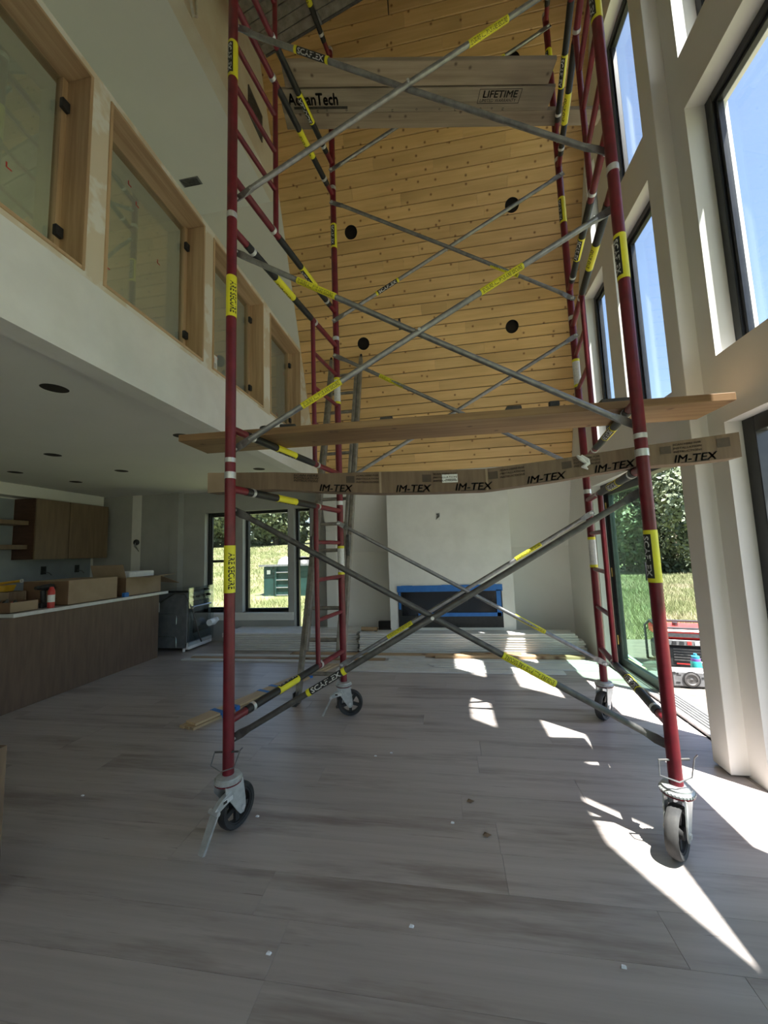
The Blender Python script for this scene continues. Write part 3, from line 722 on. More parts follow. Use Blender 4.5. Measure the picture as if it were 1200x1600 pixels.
def make_caster(p, rot, label, dusty=False, brake=True):
    """swivel caster: local +x is the rolling direction away from the stem"""
    t = thing('caster', label, 'caster', (p.x, p.y, 0), rot, 'locking swivel casters under the scaffold')
    def put(mb, name, mat, par=t, smooth=True, bevel=0):
        o = bpy.data.objects.new(name, mb.mesh(name, mat, smooth, bevel)); COL.objects.link(o); o.parent = par; return o
    R_ = .106; cx = .052; cz = R_; hw = .026
    tire = put(MB().lathe([(.082, -hw+.004), (R_-.008, -hw), (R_-.002, -hw+.008), (R_, -.010), (R_, .010), (R_-.002, hw-.008), (R_-.008, hw), (.082, hw-.004)], (cx, 0, cz), 'y', 36, loop=True), 'tyre', 'rubber_dusty' if dusty else 'rubber')
    rim = put(MB().lathe([(.082, -.018), (.074, -.018), (.074, .018), (.082, .018)], (cx, 0, cz), 'y', 32, loop=True).lathe([(.026, -.026), (.026, .026)], (cx, 0, cz), 'y', 18), 'wheel_rim', 'rubber')
    for k in range(5):
        w = 2*math.pi*k/5+.3; c, s_ = math.cos(w), math.sin(w)
        mb = MB(); m = Matrix.Translation((cx, 0, cz)) @ Matrix.Rotation(w, 4, 'Y')
        mb.box(.02, .078, -.009, .009, -.012, .012, m); put(mb, 'spoke', 'rubber', rim, False)
    # yoke plate and legs
    put(MB().lathe([(.062, .248), (.066, .252), (.066, .262), (.058, .268), (.058, .276), (.034, .282)], seg=30), 'swivel_plate', 'caster_grey')
    put(MB().lathe([(.0665, .244), (.067, .249)], seg=30), 'swivel_ring', 'red_paint')
    mb = MB()
    for k in range(30):
        w = 2*math.pi*k/30; mb.box(.064, .0695, -.0035, .0035, .2525, .2605, Matrix.Rotation(w, 4, 'Z'))
    put(mb, 'gear_teeth', 'caster_grey', t, False)
    mb = MB(); mb.box(-.05, .055, -.046, .046, .236, .247); put(mb, 'yoke_crown', 'caster_grey', t, False, .004)
    for sgn in (-1, 1):
        poly = [(-.052, .247), (.056, .247), (.072, .15), (.075, .10), (.062, .078), (.042, .078), (.02, .105), (-.02, .165), (-.05, .205)]
        y = .041*sgn
        put(MB().prism([(x, y-.003, z) for x, z in poly], (0, .006, 0)), 'yoke_leg', 'caster_grey', t, False)
        put(MB().lathe([(.012, .0), (.012, .010), (0, .011)], (cx, 0, cz), 'y', 8, Matrix.Translation((0, y, 0)) if sgn > 0 else Matrix.Translation((0, y, 0)) @ Matrix.Diagonal((1, -1, 1, 1)).to_4x4() @ Matrix.Translation((0, 0, 0))), 'axle_nut', 'bright_zinc')
    if brake:
        arm = put(MB().prism([(.0, -.05, .185), (-.02, -.05, .222), (-.075, -.05, .205), (-.115, -.05, .178), (-.115, -.05, .152), (-.07, -.05, .165)], (0, .03, 0)), 'brake_arm', 'caster_grey', t, False, .003)
        put(MB().tube([(-.108, -.062, .165), (-.108, .0, .165)], .011, 10), 'brake_pivot', 'bright_zinc', arm)
        mb = MB(); mb.hexa([(-.100, -.058, .160), (-.100, -.010, .160), (-.116, -.010, .150), (-.116, -.058, .150)], [(-.172, -.052, .022), (-.172, -.020, .022), (-.186, -.020, .026), (-.186, -.052, .026)])
        put(mb, 'brake_pedal', 'caster_grey', arm, False)
        put(MB().box(-.07, -.015, -.0515, -.0505, .18, .20), 'warning_label', 'label_white', arm, False)
        put(MB().box(-.072, -.05, -.0519, -.0516, .183, .196), 'warning_mark', 'ink_black', arm, False)
    put(MB().tube([(0, 0, .268), (0, 0, .2815)], .036, 18), 'stem_cup', 'caster_grey')
    return t
make_caster(NL, math.radians(72), 'caster on the near kitchen side, its grey brake lever pressed down', brake=True)
make_caster(NR, math.radians(-130), 'dusty black caster seen nearly edge on by the sunny wedge of floor', dusty=True, brake=True)
make_caster(FL_, math.radians(12), 'caster beside the foot of the ladder, wheel seen face on', brake=True)
make_caster(FR_, math.radians(-132), 'caster in front of the patio door threshold', dusty=True, brake=True)
for P, lb in ((NL, 'bent wire locking pin above the caster with the pressed brake lever'), (NR, 'bent wire locking pin above the dusty caster in the sunny corner')):
    t = thing('locking_pin', lb, 'pin', (P.x, P.y, .36))
    MB().tube([(P.x-.07, P.y-.01, .385), (P.x+.06, P.y-.01, .395)], .005, 8).build('pin', 'galvanised_dark', t, True)
    MB().tube([(P.x-.068, P.y-.012, .388), (P.x-.078, P.y-.03, .33), (P.x-.01, P.y-.05, .315), (P.x+.05, P.y-.035, .33), (P.x+.075, P.y-.02, .405), (P.x+.09, P.y-.02, .42)], .0032, 7).build('wire_bail', 'galvanised', t, True)

# ---- long plank on the second level bars
def plank_solid(c0, c1, c2, c3, z, th, name, mat):
    """corner xy of the underside, counter clockwise"""
    b = [Vector((*c, z)) for c in (c0, c1, c2, c3)]
    return MB().hexa(b, [p+Vector((0, 0, th)) for p in b])
def local_plank(near0, near1, wd, z, th, name, mat, label, cat, group=None, bev=.003, parent=None):
    a = Vector(near0); b = Vector(near1); ln = (b-a).length; ang = math.atan2((b-a).y, (b-a).x)
    o = MB().box(0, ln, 0, wd, 0, th).build(name, mat, None, False, bev); o.location = (a.x, a.y, z); o.rotation_euler = (0, 0, ang)
    if parent: adopt(o, parent)
    else: tag(o, label, cat, group)
    return o
zb2 = ZB+FH+BB+BR+.004
lp = local_plank((-1.64, 2.125), (1.545, 2.235), .315, zb2, .043, 'scaffold_plank', 'plank_brown', 'long brown wooden plank spanning the second level bars and poking past both frames', 'plank')
ztop = zb2+.043
def on_plank(x, y, rot=0): return Matrix.Translation((x, y, ztop)) @ Matrix.Rotation(rot, 4, 'Z')
for (x, y, w_, h_, lb) in ((-.33, 2.27, .09, .038, 'small dark offcut block left of centre on the long plank'), (.42, 2.30, .10, .045, 'dark offcut block right of centre on the long plank'), (.985, 2.34, .17, .05, 'widest dark offcut block on the plank near the window side post')):
    mb = MB(); mb.hexa([(-w_/2, -.04, 0), (w_/2, -.04, 0), (w_/2, .04, 0), (-w_/2, .04, 0)], [(-w_/2+.012, -.036, h_), (w_/2-.006, -.036, h_), (w_/2-.006, .036, h_), (-w_/2+.012, .036, h_)])
    o = mb.build('offcut_block', 'offcut_dark', None, False, .003); o.matrix_basis = on_plank(x, y, .03); tag(o, lb, 'wood block', 'offcuts lying on the long plank')
o = MB().lathe([(.046, 0), (.046, .032), (.043, .036), (.030, .036), (.028, .0)], seg=26, loop=True).build('tape_roll', 'plastic_black', None, True); o.matrix_basis = on_plank(-1.10, 2.24); tag(o, 'black roll of tape on the kitchen end of the plank', 'tape roll')
o = MB().box(-.05, .05, -.04, .04, 0, .05).build('offcut_block', 'plastic_black', None, False, .004); o.matrix_basis = on_plank(-.97, 2.28, .2); tag(o, 'dark square box beside the black tape roll', 'box')
o = MB().box(-.028, .028, -.012, .012, .0, .03).build('offcut_block', 'plastic_black', None, False, .004); o.matrix_basis = on_plank(.63, 2.215, .02) ; tag(o, 'little black chip at the front edge of the plank', 'wood block')

# ---- long sagging cardboard carton on the first level bars
t = thing('cardboard_carton', 'long sagging brown cardboard carton lying across the first level bars', 'carton', (0, 2.19, 1.70))
SX = [(-1.44, 1.772, 1.897), (-1.0, 1.770, 1.872), (-.70, 1.735, 1.845), (-.36, 1.708, 1.832), (-.05, 1.695, 1.818), (.22, 1.690, 1.810), (.26, 1.692, 1.811), (.60, 1.722, 1.835), (.98, 1.768, 1.872), (1.25, 1.772, 1.893), (1.465, 1.785, 1.911)]
y0, y1 = 2.135, 2.255
vs = []; fs = []
for (x, zb, zt) in SX: vs += [(x, y0, zb), (x, y1, zb+.004), (x, y1, zt+.006), (x, y0, zt)]
for i in range(len(SX)-1):
    for k in range(4): k2 = (k+1) % 4; fs.append((4*i+k, 4*i+k2, 4*i+4+k2, 4*i+4+k))
fs += [(3, 2, 1, 0), tuple(4*(len(SX)-1)+k for k in range(4))]
body = MB().add(vs, fs).build('carton_body', 'cardboard', t)
def zoff(x, fr):
    for (a, b_, c_), (d_, e_, f_) in zip(SX, SX[1:]):
        if a <= x <= d_:
            w = (x-a)/(d_-a); zb = b_+(e_-b_)*w; zt = c_+(f_-c_)*w; return zb+(zt-zb)*fr
    return 1.8
def skin(x0, x1, f0, f1, mat, name, par, n=4, lift=.0012):
    vs = []; 
    for k in range(n+1):
        x = x0+(x1-x0)*k/n; vs += [(x, y0-lift, zoff(x, f0)), (x, y0-lift, zoff(x, f1))]
    return MB().add(vs, [(2*k, 2*k+2, 2*k+3, 2*k+1) for k in range(n)]).build(name, mat, par)
skin(-1.439, -1.32, .0, 1, 'cardboard_pale', 'faded_end', body)
for xs_ in (-.365, .225): skin(xs_, xs_+.012, 0, 1, 'cardboard_pale', 'seam_tape', body, 1)
def carton_text(mb, s_, x, fr, w, h, slant=0):
    vs, fs = text_geo(s_, .022); return mb.add([(x+a*w+slant*b*h, y0-.002, zoff(x+a*w, fr)+b*h) for a, b in vs], fs)
for x in (-.72, -.27, .06, .44, .78, 1.16):
    mb = MB(); carton_text(mb, 'IM-TEX', x, .04, .19, .038, .25); mb.build('lettering', 'ink_black', body)
    skin(x+.03, x+.16, .0, .05, 'ink_brown', 'print', body, 2, .0018)
for x in (-.56, -.12, .24, .62, 1.10):
    skin(x, x+.05, .48, .82, 'ink_brown', 'print_square', body, 1, .0018)
    if x == .62: skin(1.36, 1.42, .48, .85, 'ink_brown', 'print_square', body, 1, .0018)
    mb = MB()
    for k, s_ in enumerate(('INSTRUCTIONS', 'INSTALLATION', 'SCAN HERE FOR')): carton_text(mb, s_, x+.06, .47+.16*k, .13, .010, .2)
    mb.build('lettering', 'ink_brown', body)
mb = MB()
for k, s_ in enumerate(('INSTRUCTIONS', 'INSTALLATION', 'SCAN HERE')): carton_text(mb, s_, -.88, .50+.15*k, .15, .012, .3)
mb.build('lettering', 'ink_black', body)
lbp = skin(-.01, .075, .42, .80, 'paper', 'shipping_label', body, 1, .002)
mb = MB()
for k in range(14): mb.add([(-.0+.004*k+.01, y0-.0026, zoff(.03, .5)), (.0015+.004*k+.01, y0-.0026, zoff(.03, .5)), (.0015+.004*k+.01, y0-.0026, zoff(.03, .6)), (.004*k+.01, y0-.0026, zoff(.03, .6))], [(0, 1, 2, 3)])
mb.build('print', 'ink_black', lbp)
for k in range(2):
    mb = MB().tube([(.70+.02*k, y0-.004, 1.845), (.715+.03*k, y0-.014, 1.825-.01*k), (.74+.012*k, y0-.010, 1.80), (.722, y0-.018, 1.782), (.745, y0-.008, 1.77)], [.006, .012, .009, .013, .004], 6); mb.build('torn_paper', 'paper', body, True)

# ---- deck boards on the fourth level
z4 = ZB+3*FH+BB+BR+.004
du = Vector((2.16, .39)).normalized()
o = local_plank((-1.10, 2.49), (1.05, 2.875), .165, z4, .04, 'scaffold_plank', 'plank_grey', 'grey weathered plank at the camera side of the upper deck', 'plank', 'planks of the upper scaffold deck')
osb = local_plank((-1.19, 2.650), (1.09, 3.060), .176, z4-.004, .028, 'sheathing_strip', 'osb_panel', 'printed sheathing panel strip between the planks of the upper deck', 'panel')
local_plank((-1.22, 2.828), (1.57, 3.328), .13, z4, .04, 'scaffold_plank', 'plank_grey', 'longest weathered plank of the upper deck poking toward the windows', 'plank', 'planks of the upper scaffold deck')
local_plank((-1.0, 2.59), (.95, 2.94), .20, z4+.041, .012, 'deck_sheet', 'plank_grey', 'thin dark sheet lying on top of the upper deck', 'board')
ang = math.atan2(.41, 2.28)
def osb_text(s_, u, v, w, h, mat='ink_black', bold=.008):
    mb = MB(); vs, fs = text_geo(s_, bold)
    # read from below: x runs along the board, y from the far edge to the near edge
    mb.add([(u+a*w, v-b*h, -.0012) for a, b in vs], fs)
    o = mb.build('lettering', mat); o.parent = osb; return o
osb_text('AdvanTech', .06, .115, .42, .085, bold=.035)
for (a, b_, c_, d_) in ((.10, .56, .125, .145),):
    o = MB().box(a, b_, c_, d_, -.0012, -.0004).build('print', 'ink_black'); o.parent = osb
osb_text('LIFETIME', 1.72, .075, .29, .05, bold=.025); osb_text('LIMITED WARRANTY', 1.70, .108, .31, .024)
mb = MB(); 
for q in ((1.68, 2.04, .012, .016), (1.68, 2.04, .116, .120), (1.68, 1.684, .012, .12), (2.036, 2.04, .012, .12)): mb.box(*q, -.0012, -.0004)
o = mb.build('print', 'ink_black'); o.parent = osb
for k, u in enumerate((.30, .38, .55, .95, 1.16, 1.36, 1.5, 1.72, 1.82, 1.92)):
    w = .008; mb = MB()
    if k % 3: mb.lathe([(w*.6, -.0012), (w, -.0012)], (u, .155, 0), seg=10, cap=False)
    else: mb.box(u-w, u+w, .153, .157, -.0012, -.0004).box(u-w, u+w, .167, .171, -.0012, -.0004).box(u-w, u-w+.003, .153, .171, -.0012, -.0004)
    o = mb.build('print', 'ink_black'); o.parent = osb

# ---- aluminium walk board on top of the tower
za = ZB+3*FH+BT+BR+.004
t = thing('aluminium_walkboard', 'ribbed grey aluminium walkboard across the top of the tower', 'walkboard', (-1.68, 2.72, za), math.radians(-12))
def lput(mb, name, mat, par, smooth=False, bevel=0):
    o = bpy.data.objects.new(name, mb.mesh(name, mat, smooth, bevel)); COL.objects.link(o); o.parent = par; return o
for k in range(6): lput(MB().box(0, 2.9, .0+k*.082, .078+k*.082, .0, .03), 'deck_strip', 'aluminium_worn', t, bevel=.004)
for y in (-.02, .49): lput(MB().box(-.0, 2.9, y, y+.022, -.0, .07), 'side_rail', 'galvanised_dark', t, bevel=.003)
for x in (.03, .75, 1.5, 2.2, 2.82): lput(MB().box(x, x+.04, 0.0, .49, .030, .060), 'cross_member', 'aluminium_worn', t)
lput(MB().box(.62, .66, .40, .50, -.02, .0), 'hook', 'galvanised', t)

# ---- extension ladder leaning on the wood slope
lb0 = Vector((-1.46, 3.50, .02)); lt0 = Vector((-1.455, 4.815, 3.99)); wv = Vector((.445, 0, 0))
t = thing('extension_ladder', 'worn aluminium extension ladder leaning against the wood slope', 'ladder', (-1.24, 3.5, 0))
ld = (lt0-lb0).normalized(); ln = (lt0-lb0).length; nrm = Vector((1, 0, 0)).cross(ld).normalized()
if nrm.y > 0: nrm = -nrm
def rail(p, q, w, th, name):
    b = [p, p+Vector((w, 0, 0)), p+Vector((w, 0, 0))-nrm*th, p-nrm*th]; tp = [v+(q-p) for v in b]
    return MB().hexa(b, tp).build(name, 'aluminium_worn', t, False, .004)
for x in (0, .410): rail(lb0+Vector((x, 0, 0)), lt0+Vector((x, 0, 0)), .042, .070, 'rail')
for x in (.046, .370): rail(lb0+Vector((x, 0, 0))+ld*.45+nrm*.03, lt0+Vector((x, 0, 0))-ld*.25+nrm*.03, .036, .062, 'fly_rail')
k = .25
while k < ln-.05:
    MB().tube([lb0+ld*k+Vector((.02, 0, 0))-nrm*.03, lb0+ld*k+Vector((.43, 0, 0))-nrm*.03], .0195, 12).build('rung', 'aluminium_worn', t, True); k += .305
for x in (0, .418):
    b = lb0+Vector((x-.008, -.045, -.02))
    MB().box(b.x, b.x+.045, b.y, b.y+.10, .0, .02).box(b.x+.004, b.x+.012, b.y+.02, b.y+.08, .02, .11).box(b.x+.034, b.x+.042, b.y+.02, b.y+.08, .02, .11).build('ladder_shoe', 'galvanised_dark', t)
    p = lt0+Vector((x+.013, 0, 0)); MB().tube([p-nrm*.03, p+ld*.06-nrm*.03], [.022, .014], 10).build('end_cap', 'plastic_black', t, True)
for x in (.01, .41):
    p = lb0+ld*1.5+Vector((x, 0, 0)); MB().box(p.x, p.x+.04, p.y-.05, p.y+.03, p.z-.10, p.z+.12).build('rung_lock', 'galvanised_dark', t, False, .006)
# ================================================================ stacked and loose trim boards
bcache = {}
def board(name, x0, x1, y, wd, z, th, mat, label, group, rot=0.0, bev=.0015):
    k = (round(x1-x0, 2), round(wd, 3), round(th, 3), mat)
    if k not in bcache: bcache[k] = MB().box(0, k[0], 0, k[1], 0, k[2]).mesh(name, mat, False, bev)
    o = inst(name, bcache[k], None, Matrix.Translation((x0, y, z)) @ Matrix.Rotation(rot, 4, 'Z')); return tag(o, label, 'board', group)
LS = 'white primed trim board in the kitchen end of the stack against the back wall'
RS = 'white primed trim board in the stack below the fireplace'
th = .031
for lay in range(8):
    for k in range(3):
        e = rnd.uniform(-.03, .03); board('trim_board', -3.34+e, -1.30+rnd.uniform(-.02, .02), 5.37+k*.18+rnd.uniform(-.012, .006), .165, lay*th+.001, th-.0015, 'white_trim', LS, 'primed trim boards stacked at the kitchen end', bev=.008)
for lay in range(9):
    for k in range(3):
        w_ = 1.65 if lay < 6 else 1.60-.02*(lay-5)
        board('trim_board', -1.26+rnd.uniform(-.01, .01), w_+rnd.uniform(-.03, .015), 5.285+k*.082+rnd.uniform(-.008, .006), .072, lay*.0295+.001, .028, 'white_trim', RS, 'primed trim boards stacked below the fireplace', bev=.008)
LO = [('tan_board', -2.2, 1.20, 5.14, .11, .0, .02, 'tan bare board lying right in front of the white stacks'),
      ('tan_board', -.22, 1.55, 5.04, .085, .0, .045, 'thick tan board with its end near the patio door caster'),
      ('white_trim', -3.60, -.35, 5.03, .085, .0, .018, 'white strip farthest back among the loose boards by the stove'),
      ('tan_board', -3.55, -.85, 4.93, .07, .0, .018, 'tan strip between loose white strips by the stove'),
      ('white_trim', -3.62, -1.62, 4.83, .075, .0, .016, 'white strip at the front of the loose boards by the stove'),
      ('white_trim', -.80, 1.70, 4.905, .10, .0, .016, 'long white board behind the widest loose boards'),
      ('white_trim', -1.38, 1.35, 4.77, .115, .0, .014, 'wide white board in the middle of the loose row'),
      ('white_trim', -1.30, 1.62, 4.63, .12, .0, .014, 'wide white board second from the open floor'),
      ('white_trim', -1.36, 1.18, 4.49, .12, .0, .014, 'white board nearest the open floor')]
for (m_, a, b, y, w_, z, t_, lb) in LO: board('loose_board', a, b, y, w_, z+.001, t_, m_, lb, 'loose boards on the floor', rnd.uniform(-.006, .006))
for k, (a, b, y) in enumerate(((-.28, .30, 4.70), (-.22, .36, 4.65), (-.30, .20, 4.735))):
    board('loose_board', a, b, y, .03, .016+.002, .012, 'white_trim', ('short white strip lying on the loose boards in the sun', 'middle one of the short white strips on the loose boards', 'rearmost short white strip on the loose boards')[k], 'loose boards on the floor', .04*(k-1))
board('loose_board', .10, .85, 5.16, .06, .0225, .02, 'tan_board', 'short tan offcut on top of the tan boards', 'loose boards on the floor', .02)
# bundle of pine strips taped in blue
t = thing('pine_strip_bundle', 'bundle of pale pine strips wrapped with blue tape on the floor', 'wood strips', (-2.16, 2.95, 0), math.atan2(4.11-2.95, -1.71+2.165)-math.pi/2)
for k in range(3): lput(MB().box(-.08+k*.054, -.028+k*.054, .0+.01*k, 1.9+.02*k, .0, .02), 'strip', 'pine_strip', t, bevel=.001)
lput(MB().box(-.07, .06, .05, 1.8, .0205, .0385), 'strip', 'pine_strip', t, bevel=.001)
for y in (.28, .42, .80, .95, 1.4): lput(MB().box(-.083, .083, y, y+.045, -.0002+.0004, .0395), 'masking_tape', 'tape_blue', t)
# tool lying on the stack
t = thing('caulking_gun', 'tan and black hand tool resting on the white stack behind the ladder', 'tool', (-1.05, 5.40, .27))
MB().tube([(-1.25, 5.42, .30), (-1.02, 5.40, .30)], .028, 12).build('barrel', 'tan_board', t, True)
MB().tube([(-1.02, 5.40, .30), (-.82, 5.395, .30)], .006, 8).build('rod', 'plastic_black', t, True)
MB().box(-1.06, -1.02, 5.385, 5.41, .268, .31).build('grip', 'galvanised_dark', t, False, .004)
t = MB().box(-.74, -.30, 5.55, 5.62, .0, .33).build('register_duct', 'plastic_black', None, False, .004); tag(t, 'flat black metal piece standing between the stack and the alcove wall', 'metal piece'); t.location = (-.34, .27, 0)

# ================================================================ kitchen
t = thing('kitchen_island', 'brown oak island with a plain back panel facing the room', 'island', (-4.5, 4.0, 0))
MB().box(-5.0, -4.115, 1.2, 4.965, .0, .868).build('body', 'island_wood', t, False, .002)
MB().box(-4.112, -4.095, 1.2, 4.98, .0, .868).build('back_panel', 'island_wood', t, False, .002)
o = MB().box(-5.05, -4.06, 3.08, 5.12, .87, .905).build('countertop', 'quartz_white', None, False, .003); tag(o, 'pale stone island worktop cluttered with cartons', 'countertop')
t = thing('wall_cabinet', 'brown two door wall cabinet hanging on the kitchen wall', 'cabinet', (-5.95, 5.1, 1.43))
MB().box(-6.128, -5.775, 4.565, 5.76, 1.43, 2.30).build('body', 'cabinet_walnut', t)
for a, b in ((4.575, 5.065), (5.075, 5.755)): MB().box(-5.773, -5.75, a, b, 1.425, 2.295).build('door', 'cabinet_oak', t, False, .002)
for (z, lb) in ((1.915, 'upper floating oak shelf beside the wall cabinet'), (1.575, 'lower floating oak shelf beside the wall cabinet')):
    o = MB().box(-6.128, -5.85, 2.6, 4.555, z, z+.06).build('floating_shelf', 'cabinet_oak', None, False, .002); tag(o, lb, 'shelf', 'floating shelves')
struct(MB().box(-6.13, -5.9, 2.0, 5.80, 2.32, 2.486).build('trim_4', 'wall_paint'), 'drywall soffit above the kitchen cabinets')
MB().box(-6.1295, -6.12, 2.0, 5.8, .9, 1.43).build('backsplash', 'backsplash', bpy.data.objects['wall_kitchen'])
MB().box(-6.1295, -6.125, 2.6, 4.56, 1.43, 2.30).build('splash_panel', 'backsplash', bpy.data.objects['wall_kitchen'])
for y, lb in ((5.01, 'black outlet box on the grey splashback below the left cabinet door'), (5.55, 'black outlet box on the grey splashback below the right cabinet door')):
    t = thing('outlet_box', lb, 'outlet', (-6.12, y, 1.24)); MB().box(-6.12, -6.105, y-.035, y+.035, 1.20, 1.32).build('box', 'plastic_black', t)
    MB().tube([(-6.105, y, 1.24), (-6.07, y+.05, 1.22), (-6.08, y+.1, 1.18)], .006, 6).build('wire', 'galvanised_dark', t, True)
ct = .906
def carton(name, label, x0, x1, y0, y1, h, flaps, z=ct, pmat=('cardboard_shaded', 'cardboard_pale')):  # default pair paints side light in: camera-facing sides darker, window-facing paler
    t = thing(name, label, 'carton', ((x0+x1)/2, (y0+y1)/2, z)); w = .006
    MB().box(x0, x1, y0, y0+w, z, z+h).build('side', pmat[0], t); MB().box(x0, x1, y1-w, y1, z, z+h).build('side', pmat[0], t)
    MB().box(x1-w, x1, y0+w, y1-w, z, z+h).build('side', pmat[1], t); MB().box(x0, x0+w, y0+w, y1-w, z, z+h).build('side', pmat[1], t)
    MB().box(x0, x1, y0, y1, z+.0, z+.006).build('bottom', pmat[0], t)
    for f in flaps:
        MB().hexa([Vector(p) for p in f], [Vector(p)+Vector((.0, .0, .006)) for p in f]).build('flap', pmat[1], t)
    return t
t = carton('cardboard_box', 'closed brown carton in the middle of the island worktop', -4.72, -4.13, 3.66, 4.30, .262, [])
MB().box(-4.72, -4.13, 3.66, 4.30, ct+.262, ct+.266).build('lid', 'cardboard_pale', t)
mb = MB(); text_flat(mb, 'FRAGILE', (-4.55, 3.6595, ct+.17), (1, 0, 0), (0, 0, 1), .28, .03); text_flat(mb, 'THIS SIDE UP', (-4.55, 3.6595, ct+.06), (1, 0, 0), (0, 0, 1), .28, .02)
mb.build('print', 'ink_brown', t)
h = .235; zt = ct+h
t = carton('cardboard_box', 'open brown carton with raised flaps and white foam at the end of the island', -4.66, -4.14, 4.44, 5.06, h,
       [[(-4.64, 4.45, zt), (-4.15, 4.45, zt), (-4.15, 4.40, zt+.17), (-4.64, 4.40, zt+.17)],
        [(-4.15, 4.46, zt), (-4.15, 5.05, zt), (-3.93, 5.08, zt+.01), (-3.93, 4.62, zt-.01)],
        [(-4.6, 5.05, zt), (-4.16, 5.05, zt), (-3.98, 5.24, zt-.13), (-4.5, 5.25, zt-.1)]])
MB().box(-4.60, -4.20, 4.56, 5.0, ct+.06, zt+.075).build('foam_insert', 'foam_white', t, False, .01)
mb = MB(); text_flat(mb, 'TLLIA', (-4.60, 4.4395, ct+.1), (1, 0, 0), (0, 0, 1), .2, .04); mb.build('print', 'ink_brown', t)
o = MB().box(-4.12, -4.075, 4.36, 4.43, ct, ct+.055).build('tape_block', 'tape_blue', None, False, .005); tag(o, 'bright blue tape scrap between the two island cartons', 'tape')
t = thing('spray_bottle', 'red aerosol can with a white label at the front of the island worktop', 'can', (-4.13, 3.48, ct))
MB().lathe([(.030, 0), (.031, .01), (.031, .165), (.026, .19), (.018, .205), (.018, .215), (.0, .218)], (-4.13, 3.48, ct), seg=22).build('body', 'plastic_red', t, True)
MB().lathe([(.0314, .06), (.0314, .135)], (-4.13, 3.48, ct), seg=22, cap=False).build('label', 'paper', t, True)
t = thing('cordless_drill', 'black cordless drill standing behind the red can', 'drill', (-4.25, 3.50, ct))
MB().box(-4.30, -4.22, 3.46, 3.56, ct, ct+.05).build('battery', 'plastic_black', t, False, .006)
MB().tube([(-4.26, 3.51, ct+.05), (-4.26, 3.50, ct+.18)], [.022, .026], 10).build('grip', 'plastic_black', t, True)
MB().tube([(-4.26, 3.42, ct+.21), (-4.26, 3.56, ct+.21), (-4.26, 3.60, ct+.21)], [.018, .036, .03], 12).build('motor', 'plastic_black', t, True)
t = carton('parts_tray', 'low brown tray carton holding dark clutter at the left edge', -4.75, -4.14, 3.10, 3.36, .10, [])
for k in range(9):
    x = -4.70+.06*k; y = 3.14+.02*((k*7) % 8); MB().tube([(x, y, ct+.02), (x+.03, y+.05, ct+.07+.02*(k % 3)), (x+.05, y+.02, ct+.05)], .014, 7).build('contents', ('plastic_black', 'galvanised_dark', 'steel_bright', 'plastic_red')[k % 4], t, True)
t = carton('cardboard_box', 'brown carton below the yellow tool at the left edge', -4.95, -4.60, 3.42, 3.60, .17, [], pmat=('cardboard_pale', 'cardboard'))
MB().box(-4.95, -4.60, 3.42, 3.60, ct+.17, ct+.174).build('lid', 'cardboard', t)
t = thing('yellow_tool', 'yellow handled tool lying on the leftmost carton', 'tool', (-4.8, 3.5, ct+.175))
MB().prism([(-4.95, 3.45, ct+.175), (-4.70, 3.45, ct+.175), (-4.66, 3.45, ct+.245), (-4.95, 3.45, ct+.245)], (0, .1, 0)).build('body', 'plastic_yellow', t, False, .006)
MB().tube([(-4.95, 3.5, ct+.25), (-4.66, 3.5, ct+.275), (-4.56, 3.5, ct+.285)], .014, 8).build('handle', 'plastic_yellow', t, True)
MB().lathe([(.02, -.006), (.013, -.006), (.013, .006), (.02, .006)], (-4.54, 3.5, ct+.285), 'y', 14, loop=True).build('ring', 'bright_zinc', t, True)
# range in its film
t = thing('kitchen_range', 'unfinished dark steel range wrapped in clear film past the island', 'range', (-4.14, 5.58, 0))
MB().box(-4.45, -3.86, 5.27, 5.84, .05, .86).build('body', 'steel_side', t, False, .006)
MB().box(-4.45, -3.84, 5.26, 5.84, .86, .89).build('cooktop', 'plastic_black', t, False, .004)
dr = MB().box(-3.858, -3.835, 5.29, 5.82, .14, .70).build('oven_door', 'steel_side', t, False, .004)
MB().box(-3.834, -3.831, 5.37, 5.74, .25, .56).build('oven_glass', 'fire_black', dr)
MB().tube([(-3.81, 5.33, .64), (-3.81, 5.78, .64)], .012, 10).build('handle', 'steel_bright', dr, True)
MB().box(-3.858, -3.84, 5.28, 5.83, .72, .85).build('control_panel', 'steel_bright', t, False, .003)
for k in range(4): MB().lathe([(.022, 0), (.020, .03), (0, .031)], (-3.84, 5.36+k*.13, .785), 'x', 14).build('knob', 'plastic_black', t, True)
for q in ((-4.42, 5.29), (-3.92, 5.29), (-4.42, 5.78), (-3.92, 5.78)): MB().lathe([(.02, .0), (.02, .05)], (q[0], q[1], 0), seg=10).build('foot', 'foam_white', t, True)
MB().box(-3.90, -3.82, 5.27, 5.83, .03, .13).build('packing_strip', 'foam_white', t, False, .01)
for z in (.22, .55): MB().tube([(-4.35, 5.262, z), (-4.05, 5.262, z), (-4.03, 5.262, z-.03), (-4.03, 5.262, z-.15)], .004, 6).build('pressed_rib', 'steel_bright', t, True)
MB().box(-4.44, -4.32, 5.262, 5.268, .58, .72).build('data_label', 'paper', t)
MB().tube([(-4.3, 5.255, .72), (-4.05, 5.25, .86), (-3.88, 5.24, .84), (-3.79, 5.3, .6), (-3.77, 5.42, .22), (-3.78, 5.5, .10)], .010, 8).build('power_cord', 'galvanised_dark', t, True)
MB().box(-3.825, -3.815, 5.25, 5.86, .08, .93).box(-4.46, -3.83, 5.25, 5.85, .892, .897).build('film', 'plastic_film', t)
MB().tube([(-3.72, 5.6, .36), (-3.72, 5.72, .36), (-3.66, 5.74, .40)], [.05, .055, .03], 12).build('foam_corner', 'foam_white', t, True)
